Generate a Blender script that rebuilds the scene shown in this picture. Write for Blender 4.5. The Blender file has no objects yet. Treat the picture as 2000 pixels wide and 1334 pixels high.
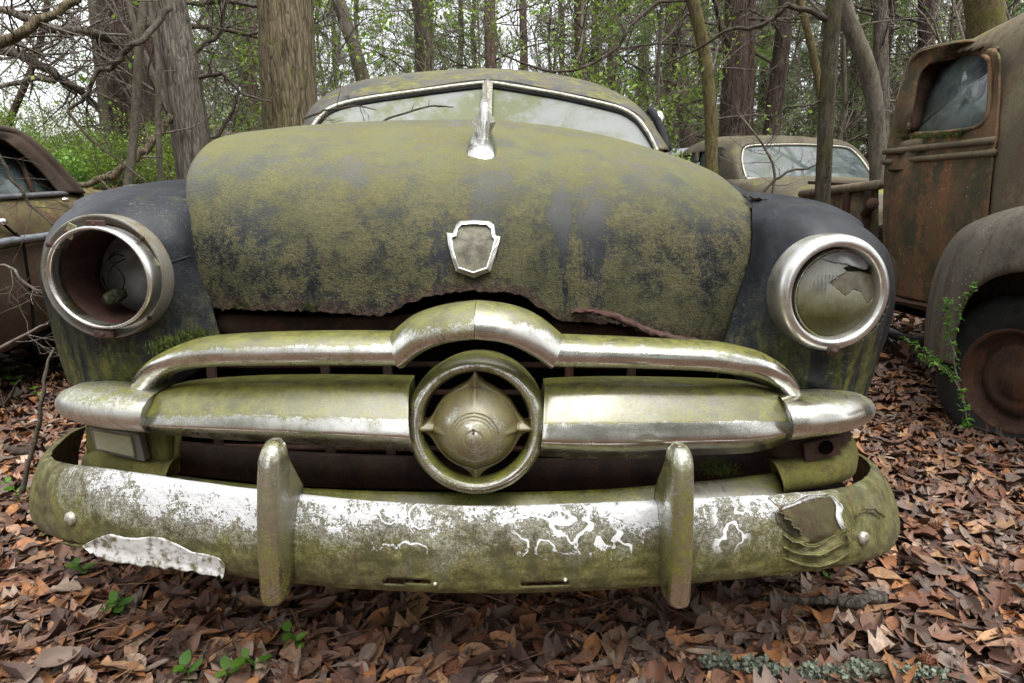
import bpy, math, random
import numpy as np
from mathutils import Vector, Matrix

SC = bpy.context.scene
C = SC.collection
PI = math.pi

# ------------------------------------------------------------------ camera, sky, sun, exposure
F = 1250.0            # focal length in photo pixels (2000 wide)
CAM = np.array([0.0, 0.0, 0.95])
PITCH = math.radians(12.06)
cd = bpy.data.cameras.new('camera'); cam = bpy.data.objects.new('camera', cd); C.objects.link(cam)
cam.location = CAM.tolist(); cam.rotation_euler = (PI / 2 - PITCH, 0, 0)
cd.sensor_width = 36; cd.lens = 36 * F / 2000.0; cd.clip_start = 0.05; cd.clip_end = 400
SC.camera = cam
w = bpy.data.worlds.new('World'); SC.world = w; w.use_nodes = True
nt = w.node_tree; nt.nodes.clear()
sky = nt.nodes.new('ShaderNodeTexSky'); sky.sky_type = 'NISHITA'; sky.sun_disc = False
SUN_EL, SUN_ROT = math.radians(62), math.radians(150)
sky.sun_elevation = SUN_EL; sky.sun_rotation = SUN_ROT
sky.air_density = 1.0; sky.dust_density = 4.0; sky.ozone_density = 1.0
hsv = nt.nodes.new('ShaderNodeHueSaturation'); hsv.inputs['Saturation'].default_value = 0.14
bg = nt.nodes.new('ShaderNodeBackground'); bg.inputs['Strength'].default_value = 0.14
wo = nt.nodes.new('ShaderNodeOutputWorld')
nt.links.new(sky.outputs[0], hsv.inputs['Color']); nt.links.new(hsv.outputs[0], bg.inputs[0]); nt.links.new(bg.outputs[0], wo.inputs[0])
sd = bpy.data.lights.new('sun', 'SUN'); so = bpy.data.objects.new('sun', sd); C.objects.link(so)
sd.energy = 1.0; sd.angle = math.radians(75); sd.color = (1, 0.97, 0.92)
sun_dir = Vector((math.sin(SUN_ROT) * math.cos(SUN_EL), math.cos(SUN_ROT) * math.cos(SUN_EL), math.sin(SUN_EL)))
so.rotation_euler = sun_dir.to_track_quat('Z', 'Y').to_euler()
SC.view_settings.view_transform = 'Standard'; SC.view_settings.look = 'None'
SC.view_settings.exposure = 1.85; SC.view_settings.gamma = 1
SC.cycles.max_bounces = 6; SC.cycles.diffuse_bounces = 3; SC.cycles.glossy_bounces = 3
SC.cycles.transparent_max_bounces = 6; SC.cycles.use_denoising = True
SC.cycles.sample_clamp_indirect = 6

# ------------------------------------------------------------------ geometry helpers
cp, sp_ = math.cos(PITCH), math.sin(PITCH)
FWD = np.array([0, cp, -sp_]); UP = np.array([0, sp_, cp]); RT = np.array([1.0, 0, 0])

def ray(px, py): return RT * (px - 1000) / F + UP * (667 - py) / F + FWD
def P(px, py, Y):
    d = ray(px, py); return CAM + d * (Y / d[1])
def PX(px, py, X):
    d = ray(px, py); return CAM + d * (X / d[0])
def PZ(px, py, Z=0.0):
    d = ray(px, py); return CAM + d * ((Z - CAM[2]) / d[2])
def proj(V):
    R = np.asarray(V, float) - CAM
    d = R @ FWD
    return 1000 + F * (R @ RT) / d, 667 - F * (R @ UP) / d, d
def PL(pts): return [P(*p) for p in pts]

def cat(Pn, t):
    """Catmull-Rom through control points Pn (n,...) at t in 0..1 (numpy array)."""
    Pn = np.asarray(Pn, float); n = len(Pn)
    t = np.asarray(t, float) * (n - 1)
    i = np.clip(t.astype(int), 0, n - 2); f = t - i
    E = np.concatenate([[2 * Pn[0] - Pn[1]], Pn, [2 * Pn[-1] - Pn[-2]]])
    a, b, c, d = E[i], E[i + 1], E[i + 2], E[i + 3]
    sh = (len(f),) + (1,) * (Pn.ndim - 1); f = f.reshape(sh)
    return 0.5 * (2 * b + (c - a) * f + (2 * a - 5 * b + 4 * c - d) * f * f + (3 * b - a - 3 * c + d) * f ** 3)
def curve(pts, n): return cat(pts, np.linspace(0, 1, n))
def patch(grid, nu, nv):
    G = np.asarray(grid, float)
    A = cat(G, np.linspace(0, 1, nv))                 # rows
    B = cat(A.transpose(1, 0, 2), np.linspace(0, 1, nu)).transpose(1, 0, 2)
    return B                                           # (nv,nu,3)
def gridfaces(nv, nu, closeu=False, off=0):
    r = np.arange(nv - 1)[:, None]; c = np.arange(nu if closeu else nu - 1)[None, :]
    c2 = (c + 1) % nu
    f = np.stack([r * nu + c, r * nu + c2, (r + 1) * nu + c2, (r + 1) * nu + c], -1).reshape(-1, 4)
    return f + off

class MB:
    def __init__(s): s.V = []; s.F = []; s.n = 0; s.col = []; s.mi = []
    def add(s, V, Fc, col=None, mi=0):
        V = np.asarray(V, float).reshape(-1, 3); Fc = np.asarray(Fc, int)
        if Fc.ndim == 2 and Fc.shape[1] == 3: Fc = np.concatenate([Fc, Fc[:, 2:3]], 1)
        s.V.append(V); s.F.append(Fc + s.n); s.n += len(V)
        s.col.append(np.tile(np.asarray(col if col is not None else (1, 1, 1), float), (len(Fc), 1)) if np.ndim(col) < 2 else np.asarray(col))
        s.mi.append(np.full(len(Fc), mi)); return s
    def grid(s, G, closeu=False, col=None, mi=0):
        nv, nu = G.shape[:2]; return s.add(G.reshape(-1, 3), gridfaces(nv, nu, closeu), col, mi)
    def tube(s, path, rad, sides=6, caps=True, col=None, mi=0):
        p = np.asarray(path, float); n = len(p)
        rad = np.full(n, rad, float) if np.ndim(rad) == 0 else np.asarray(rad, float)
        T = np.gradient(p, axis=0); T /= np.linalg.norm(T, axis=1)[:, None] + 1e-12
        a = np.array([0, 0, 1.0]) if abs(T[0][2]) < .9 else np.array([1.0, 0, 0])
        N = np.zeros_like(p); u = a - T[0] * (a @ T[0]); u /= np.linalg.norm(u)
        for i in range(n):
            u = u - T[i] * (u @ T[i]); u /= np.linalg.norm(u) + 1e-12; N[i] = u
        B = np.cross(T, N)
        th = np.linspace(0, 2 * PI, sides, endpoint=False)
        G = p[:, None] + rad[:, None, None] * (N[:, None] * np.cos(th)[None, :, None] + B[:, None] * np.sin(th)[None, :, None])
        if caps:
            G = np.concatenate([np.repeat(p[:1, None], sides, 1), G, np.repeat(p[-1:, None], sides, 1)])
        return s.grid(G, True, col, mi)
    def lathe(s, prof, cen, axis, n=48, mi=0, closed=False, sy=1.0):
        ax = Vector(axis).normalized(); up = Vector((0, 0, 1)); x = ax.cross(up).normalized(); y = x.cross(ax)
        ax, x, y = map(np.array, (ax, x, y)); th = np.linspace(0, 2 * PI, n, endpoint=False)
        pr = np.asarray(prof, float)
        if closed: pr = np.concatenate([pr, pr[:1]])
        ring = np.cos(th)[:, None] * x + np.sin(th)[:, None] * y * sy
        G = np.asarray(cen)[None, None] + pr[:, 0][:, None, None] * ring[None] + pr[:, 1][:, None, None] * ax
        return s.grid(G, True, None, mi)
    def box(s, c, size, R=None, mi=0, col=None):
        h = np.array(size) / 2.0
        v = np.array([[x, y, z] for x in (-1, 1) for y in (-1, 1) for z in (-1, 1)]) * h
        if R is not None: v = v @ np.array(Matrix(R).to_3x3()).T
        v = v + np.asarray(c)
        f = [[0, 1, 3, 2], [4, 6, 7, 5], [0, 4, 5, 1], [2, 3, 7, 6], [0, 2, 6, 4], [1, 5, 7, 3]]
        return s.add(v, f, col, mi)
    def prism(s, front, back, mi=0):
        """closed loops front/back (n,3): side wall + fan caps"""
        fr, bk = np.asarray(front), np.asarray(back); n = len(fr)
        V = np.concatenate([fr, bk, [fr.mean(0)], [bk.mean(0)]])
        f = []
        for i in range(n):
            j = (i + 1) % n
            f += [[i, j, n + j, n + i], [2 * n, j, i, i], [2 * n + 1, n + i, n + j, n + j]]
        return s.add(V, f, None, mi)

ORG = {}
def origin(o):
    v = Vector((0, 0, 0))
    while o is not None: v += o.location; o = o.parent
    return np.array(v)

def build(mb, name, mats, parent=None, smooth=True, solid=0, bevel=0, sub=0, colattr=False, weld=1e-5, angle=50):
    V = np.concatenate(mb.V); Fc = np.concatenate(mb.F)
    V = V - origin(parent) if parent is not None else V
    me = bpy.data.meshes.new(name)
    tri = Fc[:, 2] == Fc[:, 3]
    same = (Fc[:, 0] == Fc[:, 1])
    lens = np.where(tri, 3, 4)
    me.vertices.add(len(V)); me.vertices.foreach_set('co', V.astype(np.float32).ravel())
    flat = Fc.ravel()[~(np.stack([np.zeros_like(tri)] * 3 + [tri], 1)).ravel()]
    me.loops.add(len(flat)); me.loops.foreach_set('vertex_index', flat.astype(np.int32))
    st = np.concatenate([[0], np.cumsum(lens)[:-1]])
    me.polygons.add(len(Fc)); me.polygons.foreach_set('loop_start', st.astype(np.int32))
    me.polygons.foreach_set('use_smooth', np.full(len(Fc), smooth))
    mats = mats if isinstance(mats, (list, tuple)) else [mats]
    for m in mats: me.materials.append(m)
    me.polygons.foreach_set('material_index', np.concatenate(mb.mi).astype(np.int32))
    me.update(calc_edges=True); me.validate()
    if colattr:
        at = me.attributes.new('tint', 'FLOAT_COLOR', 'FACE')
        cl = np.concatenate(mb.col); cl = np.concatenate([cl, np.ones((len(cl), 1))], 1)
        if len(me.polygons) == len(cl): at.data.foreach_set('color', cl.astype(np.float32).ravel())
    o = bpy.data.objects.new(name, me); C.objects.link(o)
    if parent is not None: o.parent = parent
    if weld:
        m = o.modifiers.new('weld', 'WELD'); m.merge_threshold = weld
    if solid:
        m = o.modifiers.new('solid', 'SOLIDIFY'); m.thickness = abs(solid); m.offset = -1 if solid > 0 else 1
    if bevel:
        m = o.modifiers.new('bevel', 'BEVEL'); m.width = bevel; m.segments = 2; m.limit_method = 'ANGLE'
    if sub:
        m = o.modifiers.new('sub', 'SUBSURF'); m.levels = sub; m.render_levels = sub
    return o

def tag(o, label=None, cat_=None, group=None, kind=None):
    if label: o['label'] = label
    if cat_: o['category'] = cat_
    if group: o['group'] = group
    if kind: o['kind'] = kind
    return o
def thing(name, label, cat_, loc=(0, 0, 0), group=None):
    o = bpy.data.objects.new(name, None); C.objects.link(o); o.location = [float(x) for x in loc]; o.empty_display_size = .1
    return tag(o, label, cat_, group)
def copy_tree(o, parent=None):
    c = o.copy(); C.objects.link(c)
    if parent is not None: c.parent = parent
    for ch in list(o.children): copy_tree(ch, c)
    return c
def copy_kids(o):
    c = o.copy(); C.objects.link(c)
    for ch in list(o.children): copy_tree(ch, c)
    return c
def inpoly(px, py, poly):
    px = np.asarray(px); py = np.asarray(py); r = np.zeros(px.shape, bool); n = len(poly)
    for i in range(n):
        x1, y1 = poly[i]; x2, y2 = poly[(i + 1) % n]
        c = ((y1 > py) != (y2 > py)) & (px < (x2 - x1) * (py - y1) / (y2 - y1 + 1e-12) + x1)
        r ^= c
    return r
def cutgrid(mb, G, pred, mi=0):
    """adds grid G without the faces whose projected centre satisfies pred(px,py)"""
    nv, nu = G.shape[:2]; V = G.reshape(-1, 3); Fc = gridfaces(nv, nu)
    cx, cy, _ = proj(V[Fc].mean(1))
    mb.add(V, Fc[~pred(cx, cy)], None, mi); return mb
def ribbon(st, prof, bulge, back=.03, n=40, out=(0, -1, 0), close=True, ns=None):
    """stations (px_top,py_top,px_bot,py_bot,Y[,Yb]) swept with profile (t,b); returns grid closed round the back"""
    T = np.array([P(s[0], s[1], s[4]) for s in st]); B = np.array([P(s[2], s[3], s[5] if len(s) > 5 else s[4]) for s in st])
    T = curve(T, n); B = curve(B, n); o = np.asarray(out, float)
    prof = np.asarray(prof, float)
    if ns: prof = curve(prof, ns)
    bl = np.full(n, bulge) if np.ndim(bulge) == 0 else np.interp(np.linspace(0, 1, n), np.linspace(0, 1, len(bulge)), bulge)
    G = T[:, None] + (B - T)[:, None] * prof[None, :, 0:1] + o * (prof[None, :, 1:2] * bl[:, None, None])
    if close:
        bk = np.stack([B - o * back, T - o * back], 1); G = np.concatenate([G, bk], 1)
    return G
HALF = [(0, 0), (.02, .25), (.1, .55), (.25, .85), (.45, 1), (.65, .95), (.85, .7), (.96, .35), (1, 0)]
rng = np.random.default_rng(7)
random.seed(7)

# ------------------------------------------------------------------ material helpers
class G_:
    def __init__(s, name):
        s.m = bpy.data.materials.new(name); s.m.use_nodes = True; s.t = s.m.node_tree; s.t.nodes.clear()
        s.out = s.t.nodes.new('ShaderNodeOutputMaterial')
    def node(s, ty, ins=None, **props):
        n = s.t.nodes.new(ty)
        for k, v in props.items(): setattr(n, k, v)
        for k, v in (ins or {}).items(): s.put(n.inputs[k], v)
        return n
    def put(s, sock, v):
        if isinstance(v, bpy.types.NodeSocket): s.t.links.new(v, sock)
        elif isinstance(v, (tuple, list)) and len(v) == 3 and sock.type == 'RGBA': sock.default_value = (*v, 1)
        else: sock.default_value = v
    def co(s, kind='Object'): return s.node('ShaderNodeTexCoord').outputs[kind]
    def map(s, v, scale=(1, 1, 1), loc=(0, 0, 0), rot=(0, 0, 0)):
        return s.node('ShaderNodeMapping', {'Vector': v, 'Scale': scale, 'Location': loc, 'Rotation': rot}).outputs[0]
    def noise(s, v, scale, detail=5, rough=.6, dist=0.0):
        return s.node('ShaderNodeTexNoise', {'Vector': v, 'Scale': scale, 'Detail': detail, 'Roughness': rough, 'Distortion': dist}).outputs['Fac']
    def vor(s, v, scale, feature='F1', out='Distance', rnd=1.0):
        return s.node('ShaderNodeTexVoronoi', {'Vector': v, 'Scale': scale, 'Randomness': rnd}, feature=feature).outputs[out]
    def math(s, op, a, b=0.0, c=0.0, clamp=False):
        n = s.node('ShaderNodeMath', operation=op, use_clamp=clamp); s.put(n.inputs[0], a); s.put(n.inputs[1], b); s.put(n.inputs[2], c); return n.outputs[0]
    def step(s, v, lo, hi, a=0.0, b=1.0):
        return s.node('ShaderNodeMapRange', {'Value': v, 'From Min': lo, 'From Max': hi, 'To Min': a, 'To Max': b}, interpolation_type='SMOOTHSTEP').outputs[0]
    def mix(s, f, a, b):
        n = s.node('ShaderNodeMix', data_type='RGBA'); s.put(n.inputs[0], f); s.put(n.inputs[6], a); s.put(n.inputs[7], b); return n.outputs[2]
    def mixf(s, f, a, b):
        n = s.node('ShaderNodeMix', data_type='FLOAT'); s.put(n.inputs[0], f); s.put(n.inputs[2], a); s.put(n.inputs[3], b); return n.outputs[0]
    def ramp(s, f, stops, interp='LINEAR'):
        n = s.node('ShaderNodeValToRGB', {'Fac': f}); cr = n.color_ramp; cr.interpolation = interp
        while len(cr.elements) < len(stops): cr.elements.new(.5)
        for e, (p, c) in zip(cr.elements, stops): e.position = p; e.color = (*c, 1)
        return n.outputs[0]
    def xyz(s, v):
        n = s.node('ShaderNodeSeparateXYZ', {'Vector': v}); return n.outputs
    def bump(s, h, strength=.3, dist=.01, normal=None):
        ins = {'Height': h, 'Strength': strength, 'Distance': dist}
        if normal is not None: ins['Normal'] = normal
        return s.node('ShaderNodeBump', ins).outputs[0]
    def bsdf(s, color, rough=.6, metal=0.0, normal=None, spec=.5, **kw):
        ins = {'Base Color': color, 'Roughness': rough, 'Metallic': metal, 'Specular IOR Level': spec}
        if normal is not None: ins['Normal'] = normal
        for k, v in kw.items(): ins[k.replace('_', ' ')] = v
        return s.node('ShaderNodeBsdfPrincipled', ins).outputs[0]
    def mixs(s, f, a, b):
        n = s.node('ShaderNodeMixShader'); s.put(n.inputs[0], f); s.put(n.inputs[1], a); s.put(n.inputs[2], b); return n.outputs[0]
    def done(s, sh): s.t.links.new(sh, s.out.inputs['Surface']); return s.m
    def up(s): return s.xyz(s.node('ShaderNodeNewGeometry').outputs['Normal'])[2]
# ------------------------------------------------------------------ materials
def mat_paint_hood():
    g = G_('mossy_paint'); p = g.co(); X, Y, Z = g.xyz(p)
    edge = g.node('ShaderNodeAttribute', attribute_name='edge').outputs['Fac']
    n1 = g.noise(p, 3.6, 5, .6); n2 = g.noise(p, 22, 5, .7, .3); n3 = g.noise(p, 120, 3, .7); n4 = g.noise(p, 330, 2, .6)
    nb = g.noise(g.map(p, (1.3, .45, 1)), 9, 5, .62, .8); nc = g.noise(p, 6, 4, .6, .4)
    st = g.noise(g.map(p, (19, 6, 1.5)), 1.0, 5, .65, .35)
    zt = g.step(Z, .87, 1.07)
    grain = g.math('ADD', g.math('MULTIPLY', g.step(n3, .36, .64), .5), g.math('MULTIPLY', g.step(n4, .36, .64), .5))
    base = g.mix(g.step(n2, .35, .65), (.007, .008, .010), (.020, .022, .026))
    film = g.mix(g.step(nb, .35, .65), (.088, .088, .076), (.115, .113, .092))
    base = g.mix(g.math('MULTIPLY', zt, .9), base, film)
    olive = g.ramp(g.math('ADD', g.math('MULTIPLY', g.step(n2, .3, .7), .5), g.math('MULTIPLY', g.step(nc, .3, .7), .5)), [(.1, (.042, .042, .022)), (.38, (.066, .064, .030)), (.58, (.086, .082, .038)), (.75, (.10, .085, .040)), (.95, (.108, .106, .064))])
    pale = g.mix(g.step(nb, .35, .65), (.138, .142, .075), (.155, .145, .055))
    olive = g.mix(zt, olive, pale)
    olive = g.mix(g.math('MULTIPLY', g.math('SUBTRACT', 1.0, grain), g.math('MULTIPLY_ADD', zt, -.38, .62)), olive, (.022, .023, .015))
    dark = g.math('MULTIPLY', g.step(st, .47, .66), g.step(Z, 1.04, .93))
    low = g.step(g.math('ABSOLUTE', g.math('SUBTRACT', X, .12)), .26, .05)
    cov = g.math('ADD', g.math('MULTIPLY', n1, .5), g.math('MULTIPLY', n2, .5))
    cov = g.math('ADD', g.step(cov, .36, .60), g.math('MULTIPLY', zt, .10))
    cov = g.math('SUBTRACT', cov, g.math('MULTIPLY', dark, g.math('MULTIPLY_ADD', low, .75, .22)))
    wash = g.math('MULTIPLY', g.step(g.math('ABSOLUTE', g.math('SUBTRACT', X, .035)), .075, .0), g.math('MULTIPLY', g.step(Z, .86, .93), g.step(Z, 1.06, 1.0)))
    cov = g.math('SUBTRACT', cov, g.math('MULTIPLY', wash, .75))
    patchy = g.math('MULTIPLY', g.step(nb, .50, .68), g.math('MULTIPLY', zt, .34))
    cov = g.math('SUBTRACT', cov, patchy)
    fac = g.step(g.math('ADD', cov, g.math('MULTIPLY', g.math('SUBTRACT', grain, .5), .60)), -.05, .80)
    col = g.mix(fac, base, olive)
    rust = g.math('MULTIPLY', g.step(g.math('ADD', edge, g.math('MULTIPLY', g.math('SUBTRACT', n2, .5), .07)), .028, .002), g.step(n2, .25, .5))
    col = g.mix(g.math('MULTIPLY', rust, .9), col, g.mix(g.step(n3, .4, .6), (.026, .016, .012), (.075, .045, .033)))
    col = g.mix(g.math('MULTIPLY', g.step(n4, .66, .72), .5), col, (.19, .185, .14))
    h = g.math('ADD', g.math('MULTIPLY', fac, g.math('ADD', .4, grain)), g.math('MULTIPLY', n2, .3))
    return g.done(g.bsdf(col, g.mixf(fac, .55, .8), normal=g.bump(h, .6, .0022), spec=.22))

def mat_paint_fender():
    g = G_('dusty_black_paint'); p = g.co(); X, Y, Z = g.xyz(p)
    n1 = g.noise(p, 5, 6, .65); n2 = g.noise(p, 34, 6, .72); st = g.noise(g.map(p, (55, 45, 3.2)), 1, 5, .7, .5); n3 = g.noise(p, 170, 4, .75); st2 = g.noise(g.map(p, (11, 11, 2)), 1, 4, .6, .2)
    base = g.mix(g.step(n2, .3, .7), (.006, .007, .010), (.016, .018, .023))
    dust = g.math('MULTIPLY', g.step(g.up(), .25, .98), g.step(g.math('ADD', g.math('MULTIPLY', n1, .7), g.math('MULTIPLY', n2, .3)), .30, .66))
    base = g.mix(g.math('MULTIPLY', dust, .7), base, g.mix(g.step(n3, .35, .65), (.009, .0105, .014), (.021, .0235, .029)))
    run = g.noise(g.map(p, (30, 9, 4)), 1, 5, .75, .8); base = g.mix(g.math('MULTIPLY', g.step(run, .54, .66), g.math('MULTIPLY_ADD', dust, .5, .12)), base, (.05, .057, .072))
    n6 = g.noise(p, 330, 2, .6); base = g.mix(g.math('MULTIPLY', g.step(g.math('ADD', g.math('MULTIPLY', n3, .6), g.math('MULTIPLY', n6, .4)), .54, .64), .22), base, (.06, .06, .045))
    sc_ = g.math('ABSOLUTE', g.math('SUBTRACT', g.noise(g.map(p, (3, 8, 22), rot=(.3, .5, .2)), 6, 1.5, .5, .8), .5)); base = g.mix(g.math('MULTIPLY', g.step(sc_, .006, .0), g.step(n1, .48, .56)), base, (.16, .16, .165))
    zl = g.step(Z, .84, .60)
    al = g.math('MULTIPLY', g.step(g.math('ADD', g.math('ADD', g.math('MULTIPLY', st, .45), g.math('MULTIPLY', st2, .45)), g.math('MULTIPLY', n3, .3)), .55, .68), zl)
    al2 = g.math('MULTIPLY', g.step(g.math('ADD', g.math('MULTIPLY', n1, .6), g.math('MULTIPLY', n2, .55)), .64, .84), .55)
    rim = g.math('MULTIPLY', g.step(g.math('ABSOLUTE', X), .87, .91), g.step(n2, .3, .55))
    a = g.math('MAXIMUM', g.math('MAXIMUM', al, al2), rim)
    col = g.mix(g.math('MULTIPLY', a, .85), base, g.mix(g.step(n2, .35, .65), (.04, .045, .008), (.125, .125, .020)))
    return g.done(g.bsdf(col, g.mixf(a, g.mixf(dust, .40, .6), .85), normal=g.bump(g.math('ADD', n2, g.math('MULTIPLY', a, n3)), .3, .0015), spec=.27))

def mat_chrome(name, grime=.5, green=.5, rough=.27, seed=0.0, topm=.3, tan=(.235, .215, .105), radial=None):
    g = G_(name); p0 = g.co(); p = g.map(p0, loc=(seed, seed * .7, seed * .3))
    n1 = g.noise(p, 7, 6, .65, .3); n2 = g.noise(p, 42, 6, .75); n3 = g.noise(p, 180, 3, .7); n4 = g.noise(p, 2.6, 3, .5); n5 = g.noise(p, 380, 2, .6)
    up = g.up()
    grain = g.math('ADD', g.math('MULTIPLY', g.step(n3, .36, .64), .5), g.math('MULTIPLY', g.step(n5, .36, .64), .5))
    dirt = g.math('ADD', g.math('ADD', g.math('MULTIPLY', n1, .5), g.math('MULTIPLY', n2, .4)), g.math('MULTIPLY', grain, .16))
    dirt = g.math('ADD', dirt, g.math('MULTIPLY', g.step(up, .30, .80), topm * 1.25))
    lo = .84 - .42 * grime
    if radial:
        cx, cz, r0, r1 = radial; X, Y, Z = g.xyz(p0)
        rad = g.math('POWER', g.math('ADD', g.math('POWER', g.math('ABSOLUTE', g.math('SUBTRACT', X, cx)), 2.0), g.math('POWER', g.math('ABSOLUTE', g.math('SUBTRACT', Z, cz)), 2.0)), .5)
        rf = g.step(g.math('ADD', rad, g.math('MULTIPLY', g.math('SUBTRACT', n2, .5), .03)), r0, r1); dirt = g.math('ADD', dirt, g.math('MULTIPLY', rf, .25))
    fac = g.step(dirt, lo, lo + .2)
    fac = g.math('MULTIPLY_ADD', fac, .80, .10)
    gr = g.step(g.math('ADD', n4, g.math('ADD', g.math('MULTIPLY', up, .1), g.math('MULTIPLY', g.math('SUBTRACT', n2, .5), .25))), .56 - .3 * green, .74 - .3 * green)
    dcol = g.mix(gr, g.mix(g.step(n2, .3, .7), tuple(c * .5 for c in tan), tan), g.mix(g.step(n2, .3, .7), (.058, .062, .009), (.20, .20, .028)))
    if radial: dcol = g.mix(g.math('MULTIPLY', rf, .85), dcol, g.mix(g.step(n2, .3, .7), (.085, .065, .010), (.19, .15, .025)))
    dcol = g.mix(g.math('MULTIPLY', g.math('SUBTRACT', 1.0, grain), .4), dcol, (.05, .042, .02))
    speck = g.math('MULTIPLY', g.step(n3, .64, .70), g.step(n1, .45, .6))
    dcol = g.mix(g.math('MULTIPLY', speck, .75), dcol, (.035, .02, .012))
    ch = g.bsdf(g.mix(g.step(n2, .4, .8), (.78, .77, .74), (.5, .48, .42)), g.mixf(g.step(n1, .3, .7), rough * .6, rough * 1.5), 1.0, normal=g.bump(g.math('ADD', n2, g.math('MULTIPLY', grain, .15)), .15, .001))
    di = g.bsdf(dcol, .55, 0, normal=g.bump(g.math('ADD', n2, grain), .4, .0012), spec=.5)
    return g.done(g.mixs(fac, ch, di))

def mat_bumper():
    g = G_('flaking_white_bumper'); p = g.co(); X, Y, Z = g.xyz(p)
    n1 = g.noise(p, 6, 6, .65, .4); n2 = g.noise(p, 36, 6, .75, .4); n3 = g.noise(p, 160, 3, .75); n0 = g.noise(p, 2.2, 3, .5); n4 = g.noise(p, 380, 2, .6)
    grain = g.math('ADD', g.math('MULTIPLY', g.step(n3, .36, .64), .55), g.math('MULTIPLY', g.step(n4, .36, .64), .45))
    zz = g.step(Z, .315, .47)
    m = g.math('ADD', g.math('ADD', g.math('MULTIPLY', n1, .45), g.math('MULTIPLY', n2, .55)), g.math('ADD', g.math('MULTIPLY', zz, .62), g.math('MULTIPLY', grain, .20)))
    m = g.math('ADD', m, g.math('MULTIPLY', g.math('SUBTRACT', n0, .5), .7)); m = g.math('ADD', m, g.math('MULTIPLY', g.math('SUBTRACT', g.noise(p, 13, 5, .65, .6), .5), .75))
    m = g.math('SUBTRACT', m, g.math('MULTIPLY', g.step(g.math('ABSOLUTE', X), .52, .80), .34))
    m = g.math('ADD', m, g.math('MULTIPLY', g.step(g.math('ABSOLUTE', g.math('SUBTRACT', X, .02)), .22, .0), .06))
    white = g.step(m, 1.08, 1.17)
    wig = g.node('ShaderNodeTexNoise', {'Vector': p, 'Scale': 48.0, 'Detail': 1.0}).outputs['Color']
    q = g.node('ShaderNodeMixRGB' if False else 'ShaderNodeVectorMath', operation='MULTIPLY_ADD'); g.put(q.inputs[0], wig); q.inputs[1].default_value = (.024, .024, .024); g.put(q.inputs[2], g.map(p, loc=(3.1, 0, 1.7)))
    tr = g.math('ABSOLUTE', g.math('SUBTRACT', g.noise(q.outputs[0], 27, 0.0, .3, .3), .5))
    sel = g.math('MAXIMUM', g.step(g.math('ABSOLUTE', g.math('SUBTRACT', X, .20)), .13, .09), g.math('MAXIMUM', g.step(g.math('ABSOLUTE', g.math('ADD', X, .10)), .06, .035), g.step(g.math('ABSOLUTE', g.math('SUBTRACT', X, .46)), .04, .02)))
    zone = g.math('MULTIPLY', g.math('MULTIPLY', g.step(Z, .365, .385), g.step(m, .78, .90)), sel)
    trail = g.math('MULTIPLY', g.step(tr, .046, .036), zone)
    wf = g.math('MAXIMUM', white, trail)
    dirt = g.mix(g.step(n1, .38, .60), g.mix(g.step(n2, .38, .62), (.056, .05, .018), (.15, .128, .048)), g.mix(g.step(n2, .38, .62), (.09, .09, .016), (.21, .20, .06)))
    drip = g.noise(g.map(p, (34, 34, 3.5)), 1, 5, .7, .4)
    dirt = g.mix(g.math('MULTIPLY', g.step(drip, .52, .66), .5), dirt, (.058, .05, .026))
    dirt = g.mix(g.math('MULTIPLY', g.step(g.noise(p, 11, 4, .6), .56, .68), .45), dirt, (.16, .15, .12))
    dirt = g.mix(g.math('MULTIPLY', g.math('SUBTRACT', 1.0, grain), .68), dirt, (.036, .032, .016))
    dirt = g.mix(g.math('MULTIPLY', g.step(m, .84, 1.06), g.math('MULTIPLY_ADD', grain, .6, .15)), dirt, (.30, .30, .27))
    wcol = g.mix(g.math('MULTIPLY', g.math('SUBTRACT', 1.0, grain), .38), (.70, .71, .73), (.25, .245, .20))
    wcol = g.mix(trail, wcol, (.72, .73, .74))
    col = g.mix(wf, dirt, wcol)
    h = g.math('ADD', g.math('MULTIPLY', wf, .8), g.math('ADD', g.math('MULTIPLY', n2, .5), g.math('MULTIPLY', grain, .3)))
    return g.done(g.bsdf(col, g.mixf(wf, .70, .36), g.mixf(white, 0, .25), normal=g.bump(h, .6, .002), spec=.5))

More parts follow.
